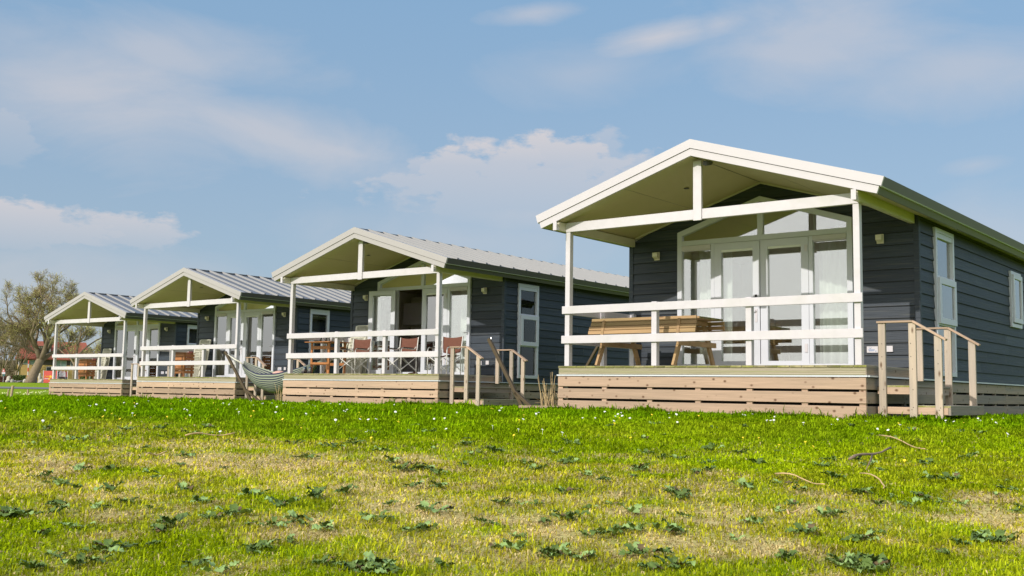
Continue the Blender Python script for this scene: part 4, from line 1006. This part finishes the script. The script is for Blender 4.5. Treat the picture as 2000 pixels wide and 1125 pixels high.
# ------------------------------------------------------------------ background, far left
M_['twig']=mat('tree_bark',(.215,.165,.105),.95,tone=.2,var=.25,nscale=1.5)
M_['twig2']=mat('fine_twigs',(.245,.185,.10),.95,tone=.3,var=.2)
M_['bud']=mat('yellow_green_buds',(.50,.49,.15),.8,tone=.35,var=.2)
M_['bud2']=mat('brown_buds',(.26,.20,.12),.9,tone=.35,var=.2)
def tree(name,label,cat,base,prim,levels,bud,seed,group=None,nb=1.0,trunk=None,leafsize=.09,cs=1.0,up=.35):
    rr=random.Random(seed); t=thing(name,label,cat,base,0,group)
    big=MB(); fine=MB(); lf=MB()
    def limb(pts,r0,r1,lv):
        n=len(pts)
        rads=[r0+(r1-r0)*k/(n-1) for k in range(n)]
        (big if lv<2 else fine).tube(pts,rads,8 if lv==0 else (6 if lv==1 else (4 if lv==2 else 3)),rr.random(),cap=lv<2)
        Ltot=sum((pts[k+1]-pts[k]).length for k in range(n-1))
        if lv>=levels:
            for q in range(int(bud)):
                k=rr.uniform(.3,1); i=min(int(k*(n-1)),n-2); p=pts[i].lerp(pts[i+1],k*(n-1)-i)
                p=p+Vector((rr.uniform(-1,1),rr.uniform(-1,1),rr.uniform(-1,1)))*leafsize
                a=Vector((rr.uniform(-1,1),rr.uniform(-1,1),rr.uniform(-1,1))).normalized()*leafsize*rr.uniform(.5,1.1); b=a.orthogonal().normalized()*leafsize*rr.uniform(.15,.4)
                lf.add([p-a,p+b,p+a,p-b],[(0,1,2,3)],rr.random())
            return
        nc=max(2,int((5 if lv==0 else 6.5)*nb*rr.uniform(.8,1.2)))
        for q in range(nc):
            k=rr.uniform(.30 if lv==0 else .18,1.0) if q else 1.0
            i=min(int(k*(n-1)),n-2); p=pts[i].lerp(pts[i+1],min(1,k*(n-1)-i)); d0=(pts[i+1]-pts[i]).normalized()
            side=d0.orthogonal().normalized(); side.rotate(Matrix.Rotation(rr.uniform(0,6.28),3,d0))
            d=(d0*rr.uniform(.55,1.0)+side*rr.uniform(.5,1.0)+Vector((0,0,up*(1 if lv<2 else .5)))).normalized()
            L_=Ltot*rr.uniform(.38,.62)*(1.12-.45*k)*(cs if lv==0 else 1)
            if L_<.45: L_=.45*rr.uniform(.7,1.2)
            m=5 if lv<1 else 4; cur=[p]; dd=d
            for s in range(m):
                dd=(dd+Vector((rr.uniform(-1,1),rr.uniform(-1,1),rr.uniform(-.7,1.0)))*.20).normalized(); cur.append(cur[-1]+dd*L_/m)
            rs=max(.009,rads[i]*(.62 if lv==0 else .5)); limb(cur,rs,max(.006,rs*.35),lv+1)
    for pr,r0,r1 in prim: limb([Vector(p) for p in pr],r0,r1,0)
    if trunk:
        tb=MB(); tb.tube(trunk[0],trunk[1],10); tb.build('trunk',M_['twig'],t,smooth=True)
    big.build('limbs',M_['twig'],t,smooth=True); f2=fine.build('twigs',M_['twig2'],t)
    if lf.v: lf.build('crown',bud_mat,t)
    return t
# big leaning tree
D=115.0; B0=at(60,749,D); B0.z=gz(B0.x,D)-.1
S=D/FPX
def T(px,py,dy=0):
    if py<703: py=703-(703-py)*.76; px=78+(px-78)*.86
    return ((px-60)*S,dy,(749-py)*S+.0)
bud_mat=M_['bud']
prim=[([T(76,703),T(70,680,-.3),T(60,655,-.6),T(44,632,-1.2),T(24,612,-1.6),T(14,590,-1.8)],.30,.07),
      ([T(76,703),T(77,680,.3),T(84,655,.8),T(78,625,1.2),T(66,595,1.5),T(60,565,1.2)],.33,.07),
      ([T(77,703),T(88,680,-.5),T(95,655,-.8),T(102,630,-1.2),T(108,600,-1.4),T(106,565,-1)],.30,.07),
      ([T(78,704),T(96,684,.5),T(118,668,1.2),T(136,655,2.0),T(150,640,2.4)],.26,.05),
      ([T(60,655,-.6),T(48,655,.8),T(26,640,1.6),T(6,632,2.0)],.14,.05),
      ([T(84,655,.8),T(96,635,1.6),T(120,608,2.2),T(140,585,2)],.18,.05),
      ([T(76,700),T(88,665,1),T(104,620,1),T(124,585,.6),T(140,562,0)],.2,.05),([T(70,680),T(70,640,-2),T(80,600,-2.2),T(92,552,-2)],.2,.05),([T(62,660),T(48,625,2),T(40,590,2.4),T(34,560,2)],.16,.05),([T(90,680),T(118,650,-2),T(140,622,-2.4),T(160,600,-2)],.14,.04),
      ([T(74,690),T(50,672,-1),T(28,664,-2),T(8,655,-2.6)],.13,.04)]
tree('big_tree','large leaning forked tree with yellow green spring buds left of the farthest cabin','tree',B0,prim,4,1,5,trunk=([T(57,752),T(62,738),T(68,722),T(76,703),T(79,698)],[.62,.50,.46,.42,.34]),nb=1.08,leafsize=.08,cs=1.05,up=.3)
# thin yellow-trunked tree seen through the farthest porch
D2=100.0; B1=at(144,752,D2); B1.z=gz(B1.x,D2)-.1; S=D2/FPX
def T2(px,py,dy=0): return ((px-144)*S,dy,(752-py)*S)
prim=[([T2(144,700),T2(146,672,.2),T2(150,650,.3),T2(152,628)],.13,.04),([T2(144,705),T2(132,680,-.5),T2(118,662,-1),T2(104,655,-1.3)],.10,.03),([T2(145,695),T2(160,672,.8),T2(176,658,1.2),T2(190,652,1.4)],.10,.03),([T2(144,712),T2(128,695,.7),T2(112,688,1.2),T2(100,676,1)],.08,.03),([T2(145,708),T2(164,694,-.7),T2(184,682,-1)],.08,.03)]
tree('young_tree','slim yellowish tree seen through the porch of the farthest cabin','tree',B1,prim,3,3,8,trunk=([T2(144,755),T2(143,725),T2(144,698)],[.17,.15,.13]),nb=.9,leafsize=.08)
bud_mat=M_['bud2']
for q,(px,py,DD,hh,lb) in enumerate(((4,748,165,108,'bare brown tree at the left edge of the photo'),(30,748,175,92,'bare brown tree just left of the red roofed house'),(-18,748,160,115,'bare brown tree half out of frame at far left'),(16,748,190,80,'smaller bare brown tree between the two bare trees at the left'),(172,750,170,60,'bare tree behind the farthest porch, right of the slim yellow tree'),(205,750,170,66,'bare tree hidden behind the farthest cabin wall'))):
    b=at(px,py,DD); b.z=gz(b.x,DD)-.1; S=DD/FPX; H_=hh*S; rr=random.Random(40+q); prim=[]
    for a in range(5):
        an=a*1.26+rr.uniform(-.3,.3); sp=rr.uniform(.15,.42)
        prim.append(([(0,0,H_*.18+a*.2),(math.cos(an)*H_*sp*.35,math.sin(an)*H_*sp*.35,H_*.42),(math.cos(an)*H_*sp*.7,math.sin(an)*H_*sp*.7,H_*.66),(math.cos(an)*H_*sp,math.sin(an)*H_*sp,H_*.86)],.12,.03))
    tree('bare_tree',lb,'tree',b,prim,3,4,60+q,group='bare trees behind the lawn',trunk=([(0,0,-.1),(.05,0,H_*.12),(0,0,H_*.3)],[.24,.2,.15]),nb=1.0,leafsize=.16,cs=1.0)
# ---- red roofed house
def house():
    D=180.0; b=at(95,748.6,D); b.z=gz(b.x,D)-.05; S=D/FPX
    t=thing('red_roofed_house','yellow brick house with a red tiled roof and dark upper storey, far behind the lawn','house',b,math.atan2(-b.x,b.y))
    X=lambda px:(px-95)*S; Z=lambda py:(748.6-py)*S
    br=mat('yellow_brick',(.50,.34,.13),.9,var=.12,scale=(8,8,24),nscale=1); dk=mat('dark_boarding',(.075,.058,.05),.7,var=.1); tl=mat('red_tiles',(.30,.085,.05),.8,var=.16,scale=(3,3,12),nscale=1.5,bump=.4)
    x0,x1=X(37),X(168)
    f=MB(); f.box(x0,x1,0,7,0,Z(712)); f.build('lower_wall',br,t)
    f=MB(); f.box(x0-.02,x1+.02,-.03,7.03,Z(712)+.002,Z(700.5)); f.build('upper_wall',dk,t)
    f=MB(); e=Z(699.5); r=Z(664.5); xl=X(33);xr=X(170)
    f.add([(xl,-.7,e),(xr,-.7,e),(xr-.9,3.5,r),(X(46),3.5,r),(xl,7.7,e),(xr,7.7,e),(xl,-.7,e-.2),(xr,-.7,e-.2),(xr,7.7,e-.2),(xl,7.7,e-.2)],[(0,1,2,3),(5,4,3,2),(4,0,3),(1,5,2),(6,9,8,7),(0,6,7,1),(1,7,8,5),(5,8,9,4),(4,9,6,0)])
    rf=f.build('roof',tl,t)
    f=MB(); f.box(X(90.5),X(93.5),3.2,3.9,Z(668),Z(658)); f.build('chimney',br,rf)
    # dormer
    f=MB(); f.box(X(69),X(95),.3,3.0,Z(691),Z(676.5)); f.build('dormer',M_['white'],rf)
    f=MB(); f.box(X(68),X(96),.0,3.1,Z(676.4),Z(675)); f.build('dormer_roof',dk,rf)
    for a,c in ((71,80),(82,93)):
        f=MB(); f.box(X(a),X(c),.26,.299,Z(689.5),Z(678.5)); f.build('window',mat('dark_glass',(.03,.04,.05),.1,spec=.8) if 'dark_glass' not in bpy.data.materials else bpy.data.materials['dark_glass'],rf)
    dg=bpy.data.materials['dark_glass']; gg=mat('pale_glass',(.22,.30,.28),.15,spec=.8)
    for a,c,p,q,m in ((49,60,710.5,704,gg),(61,70,710.5,704,gg),(107,114,714,703.5,gg),(115.5,124,714,703.5,gg),(133,142,712,703,dg),(90,99,723,716,dg),(108,120,742,724,dg)):
        w=MB(); w.box(X(a)-.08,X(c)+.08,-.075,-.034,Z(p)-.08,Z(q)+.08); fr=w.build('window',M_['white'],t)
        w=MB(); w.box(X(a),X(c),-.10,-.076,Z(p),Z(q)); w.build('pane',m,fr)
    f=MB(); f.tube([(X(40.5),-.1,0),(X(40.5),-.1,Z(700.5))],.07,6); f.build('downpipe',M_['white'],t)
house()
# ---- hedge, banner, signs and other small things by the road
def put(name,px,py,D,label,cat,group=None):
    b=at(px,py,D); b.z=gz(b.x,D); t=thing(name,label,cat,b,math.atan2(-b.x,b.y)*0,group); return t,D/FPX
def hedge(name,px0,px1,pt,pb,D,label,m,group=None):
    t,S=put(name,(px0+px1)/2,pb,D,label,'hedge',group); w=(px1-px0)*S/2; h=(pb-pt)*S; f=MB()
    f.box(-w*.96,w*.96,-.4,.4,0,h*.92,tone=.3)
    for q in range(1300):
        x,y,z=R.uniform(-w,w),R.uniform(-.5,.5),R.uniform(0,h); 
        if abs(x)<w*.93 and abs(y)<.38 and z<h*.9: y=-.47
        a=Vector((R.uniform(-1,1),R.uniform(-1,1),R.uniform(-1,1)))*.09; b=a.orthogonal()*.7; p=Vector((x,y,z)); f.add([p-a,p+b,p+a,p-b],[(0,1,2,3)])
    f.build('foliage',m,t)
hedge('clipped_hedge',27.5,47,732,746.5,128,'small square clipped green hedge in front of the yellow brick house',mat('hedge_green',(.10,.12,.03),.9,tone=.5,var=.2))
hedge('brown_hedge',-30,28,734,747,150,'low red brown hedge behind the warning sign',mat('hedge_brown',(.12,.05,.035),.9,tone=.5,var=.2))
hedge('dark_hedge',-60,34,700,748,185,'tall thicket of brown undergrowth behind the bare trees',mat('thicket',(.13,.11,.065),.95,tone=.4,var=.25))
hedge('porch_hedge',150,215,722,751,150,'green shrubs seen through the porch of the farthest cabin',bpy.data.materials['hedge_green'])
def textobj(body,size,m,parent,loc,ext=.01):
    c=bpy.data.curves.new('lettering','FONT'); c.body=body; c.size=size; c.extrude=ext; c.align_x='LEFT'; c.materials.append(m); tmp=bpy.data.objects.new('lettering',c); me=bpy.data.meshes.new_from_object(tmp); o=bpy.data.objects.new('lettering',me); COL.objects.link(o); bpy.data.objects.remove(tmp); o.parent=parent; o.location=loc; o.rotation_euler=(math.pi/2,0,0); return o
yel=mat('sign_yellow',(.85,.52,.04),.5,var=.0); red=mat('sign_red',(.58,.075,.05),.5,var=.03); redd=mat('dark_red',(.22,.03,.03),.6)
t,S=put('red_banner',100,749,125,'long red banner with orange lettering and a yellow emblem beside the farthest cabin','banner')
f=MB(); f.box(-15.5*S,11*S,-.03,.0,.05,24*S); f.build('panel',red,t)
f=MB(); f.box(18*S,31*S,-.03,0,.05,23*S); f.build('dark_panel',redd,t)
f=MB()
for x in (-15.8,11.2,18,24.5,31): f.box(x*S-.03,x*S+.03,-.06,-.031,0,25*S)
f.build('posts',M_['white'],t)
textobj('CAFE',4.4*S,yel,t,(-13.5*S,-.045,11.5*S)); 
f=MB(); f.box(-13.5*S,-5.5*S,-.05,-.032,8*S,9.2*S); f.build('white_line',M_['white'],t)
f=MB(); f.lathe([(0.001,-.02),(2.3*S,-.02),(2.3*S,0),(.001,0)],(0,0,0),14); o=f.build('emblem',yel,t); o.rotation_euler=(math.pi/2,0,0); o.location=(-1.5*S,-.04,13*S)
f=MB(); f.lathe([(0.001,-.02),(1.7*S,-.02),(1.7*S,0),(.001,0)],(0,0,0),12); o=f.build('emblem',yel,t); o.rotation_euler=(math.pi/2,0,0); o.location=(-4.0*S,-.042,8.4*S)
t,S=put('white_notice',121,750,118,'white notice board above a dark box, seen through the farthest porch railing','notice board')
f=MB(); f.box(-7*S,6*S,-.03,.03,13*S,21.5*S); f.build('board',M_['white'],t); f=MB(); f.box(-7*S,-6.3*S,-.02,.02,0,13*S); f.box(5.4*S,6*S,-.02,.02,0,13*S); f.build('posts',M_['white'],t); f=MB(); f.box(-6*S,6*S,.1,.5,0,12.5*S); f.build('box',mat('dark_crate',(.04,.035,.04),.6),t)
t,S=put('pavement_sign',67.5,748.5,122,'dark blue standing pavement board in front of the big tree trunk','sign')
nb=mat('navy_board',(.02,.028,.06),.5); f=MB(); f.prism([(-4.6*S,0),(4.6*S,0),(4.6*S,13*S),(-4.6*S,13*S)],'y',-.05,.05); f.build('board',nb,t); f=MB(); f.box(-4.6*S,4.6*S,-.07,.05,13.05*S,17*S); f.build('header',mat('pale_blue',(.12,.20,.42),.5),t)
f=MB()
for q in range(3): f.box(-3.6*S,(2.8-q)*S,-.056,-.051,(9-q*2.6)*S,(9.7-q*2.6)*S)
f.build('chalk_lines',mat('chalk',(.2,.22,.28),.8),t)
t,S=put('warning_sign',6,748.5,120,'red and white triangular warning sign on a thin post at the left edge','sign')
f=MB(); f.tube([(0,0,0),(0,0,21*S)],.045,6); f.build('post',M_['chrome'],t)
f=MB(); f.prism([(-3.2*S,20.5*S),(3.2*S,20.5*S),(.3*S,27.5*S)],'y',-.06,-.03); f.build('triangle',red,t)
f=MB(); f.prism([(-1.7*S,21.5*S),(1.7*S,21.5*S),(.2*S,25.4*S)],'y',-.07,-.061); f.build('triangle_face',M_['white'],t)
f=MB(); f.box(-3.1*S,3.3*S,-.05,-.02,16.5*S,20*S); f.build('white_plate',M_['white'],t); f=MB(); f.box(-1.8*S,3.0*S,-.05,-.02,12.3*S,16.4*S); f.build('green_plate',mat('dark_green_plate',(.01,.10,.09),.5),t)
for px,lb in ((53.5,'red and white striped pole left of the leaning trunk'),(70.5,'red and white striped pole behind the leaning trunk')):
    t,S=put('striped_pole',px,748,132,lb,'pole','red and white striped poles')
    for q in range(6):
        f=MB(); f.tube([(0,0,q*7.4*S),(0,0,(q+1)*7.4*S-.002)],.07,6); f.build('band',M_['white'] if q%2==0 else red,t)
t,S=put('pale_statue',78,749.5,121,'pale stone garden ornament between the dark board and the red banner','ornament')
f=MB(); f.lathe([(.2,0),(.22,.1),(.12,.2),(.14,.45),(.20,.7),(.1,.9),(.13,1.05),(.001,1.15)],(-1*S,0,0),10); f.blob((2.6*S,0,.25),(.18,.18,.25),8,6,.2); f.build('stone',mat('pale_stone',(.52,.49,.40),.9,var=.15,nscale=3),t,smooth=True)
st=bpy.data.materials['pale_stone']
for k,(px,w,lb) in enumerate(((14,3.2,'pale boulder heap near the warning sign'),(24,3.0,'pale boulder in front of the clipped hedge'),(48,3.8,'pale boulder at the foot of the leaning tree'),(57,2,'small pale boulder touching the leaning trunk'))):
    t,S=put('boulder',px,749,119+k,lb,'boulder','pale boulders along the far verge')
    f=MB(); f.blob((0,0,.12),(w*S,.3,.22+.05*k),9,6,.2); 
    if k==0: f.blob((1.8*S,0,.4),(.25,.2,.3),8,6,.25)
    f.build('stone',st,t)
t,S=put('slab_pile',32,749,123,'flat grey slabs stacked low on the far verge','slabs')
f=MB()
for q in range(6): f.box(-10*S+q*2.5*S,-5*S+q*3.2*S,-.4+q*.05,.3,.05+.07*(q%3),.11+.07*(q%3))
f.build('slab',mat('grey_slab',(.33,.31,.30),.9,tone=.3),t)
# logs and daffodils on the near lawn
lg=mat('log_bark',(.42,.31,.20),.9,var=.35,nscale=8,bump=.5)
for px,py,h,w,lean,lb in ((21,778.5,25,5.2,.12,'tallest of the three wooden stakes, at the left edge of the lawn'),(13.5,777,17,3.2,.16,'thin wooden stake just left of the tallest stake'),(54,773,12,3.6,.0,'short wooden stake among the daffodils')):
    p=hit(px,py,60); S=p.y/FPX; f=MB(); f.tube([(0,0,-.05),(lean*h*S*.5,0,h*S*.5),(lean*h*S,0,h*S)],[w*S/2,w*S/2*.95,w*S/2*1.02],9); o=f.build('wooden_stake',lg,None,smooth=False); o.location=p; tag(o,lb,'stake','wooden stakes on the lawn')
dy=mat('daffodil_petal',(.82,.83,.42),.6); dl=mat('daffodil_leaf',(.06,.14,.02),.7)
for k,(px,py) in enumerate(((8,771),(36,771),(51,773),(61,770),(75,771),(87,768),(82,769))):
    p=hit(px,py,60); t=thing('daffodil_clump','clump of pale yellow daffodils in the grass left of the farthest cabin','flowers',p,R.uniform(0,6),'daffodil clumps on the lawn')
    f=MB();g_=MB()
    for q in range(9):
        x,y=R.uniform(-.12,.12),R.uniform(-.1,.1); h=R.uniform(.05,.13); g_.tube([(x*.6,y*.6,0),(x,y,h)],.004,3); 
        if q<6: f.blob((x,y,h),(.028,.028,.022),6,4,.3)
    f.build('blooms',dy,t); g_.build('stems',dl,t)
# road and footpath
def strip(name,pts,m,dz):
    v=[];fs=[]
    for (x,y0,y1) in pts: v+=[(x,yy,gz(x,yy)+dz) for yy in np.linspace(y0,y1,8)]
    for a in range(len(pts)-1):
        for b in range(7): k=a*8+b; fs.append((k,k+8,k+9,k+1))
    me=bpy.data.meshes.new(name); me.from_pydata(v,[],fs); me.materials.append(m); o=bpy.data.objects.new(name,me); COL.objects.link(o); tag(o,kind='structure')
strip('road',[(x,85.2,91.8) for x in range(-160,60,8)],mat('asphalt',(.16,.16,.165),.9,var=.1,nscale=.6),.03)
p0=hit(26,775.6,60); 
strip('footpath',[(x,p0.y-.6,p0.y+.9) for x in np.linspace(p0.x-.2,p0.x+.9,6)],mat('gravel',(.34,.33,.31),.9,var=.2,nscale=6),.012)
strip('gravel_verge',[(x,111,124) for x in range(-90,-20,6)],mat('gravel_pale',(.30,.28,.24),.9,var=.3,nscale=2),.02)
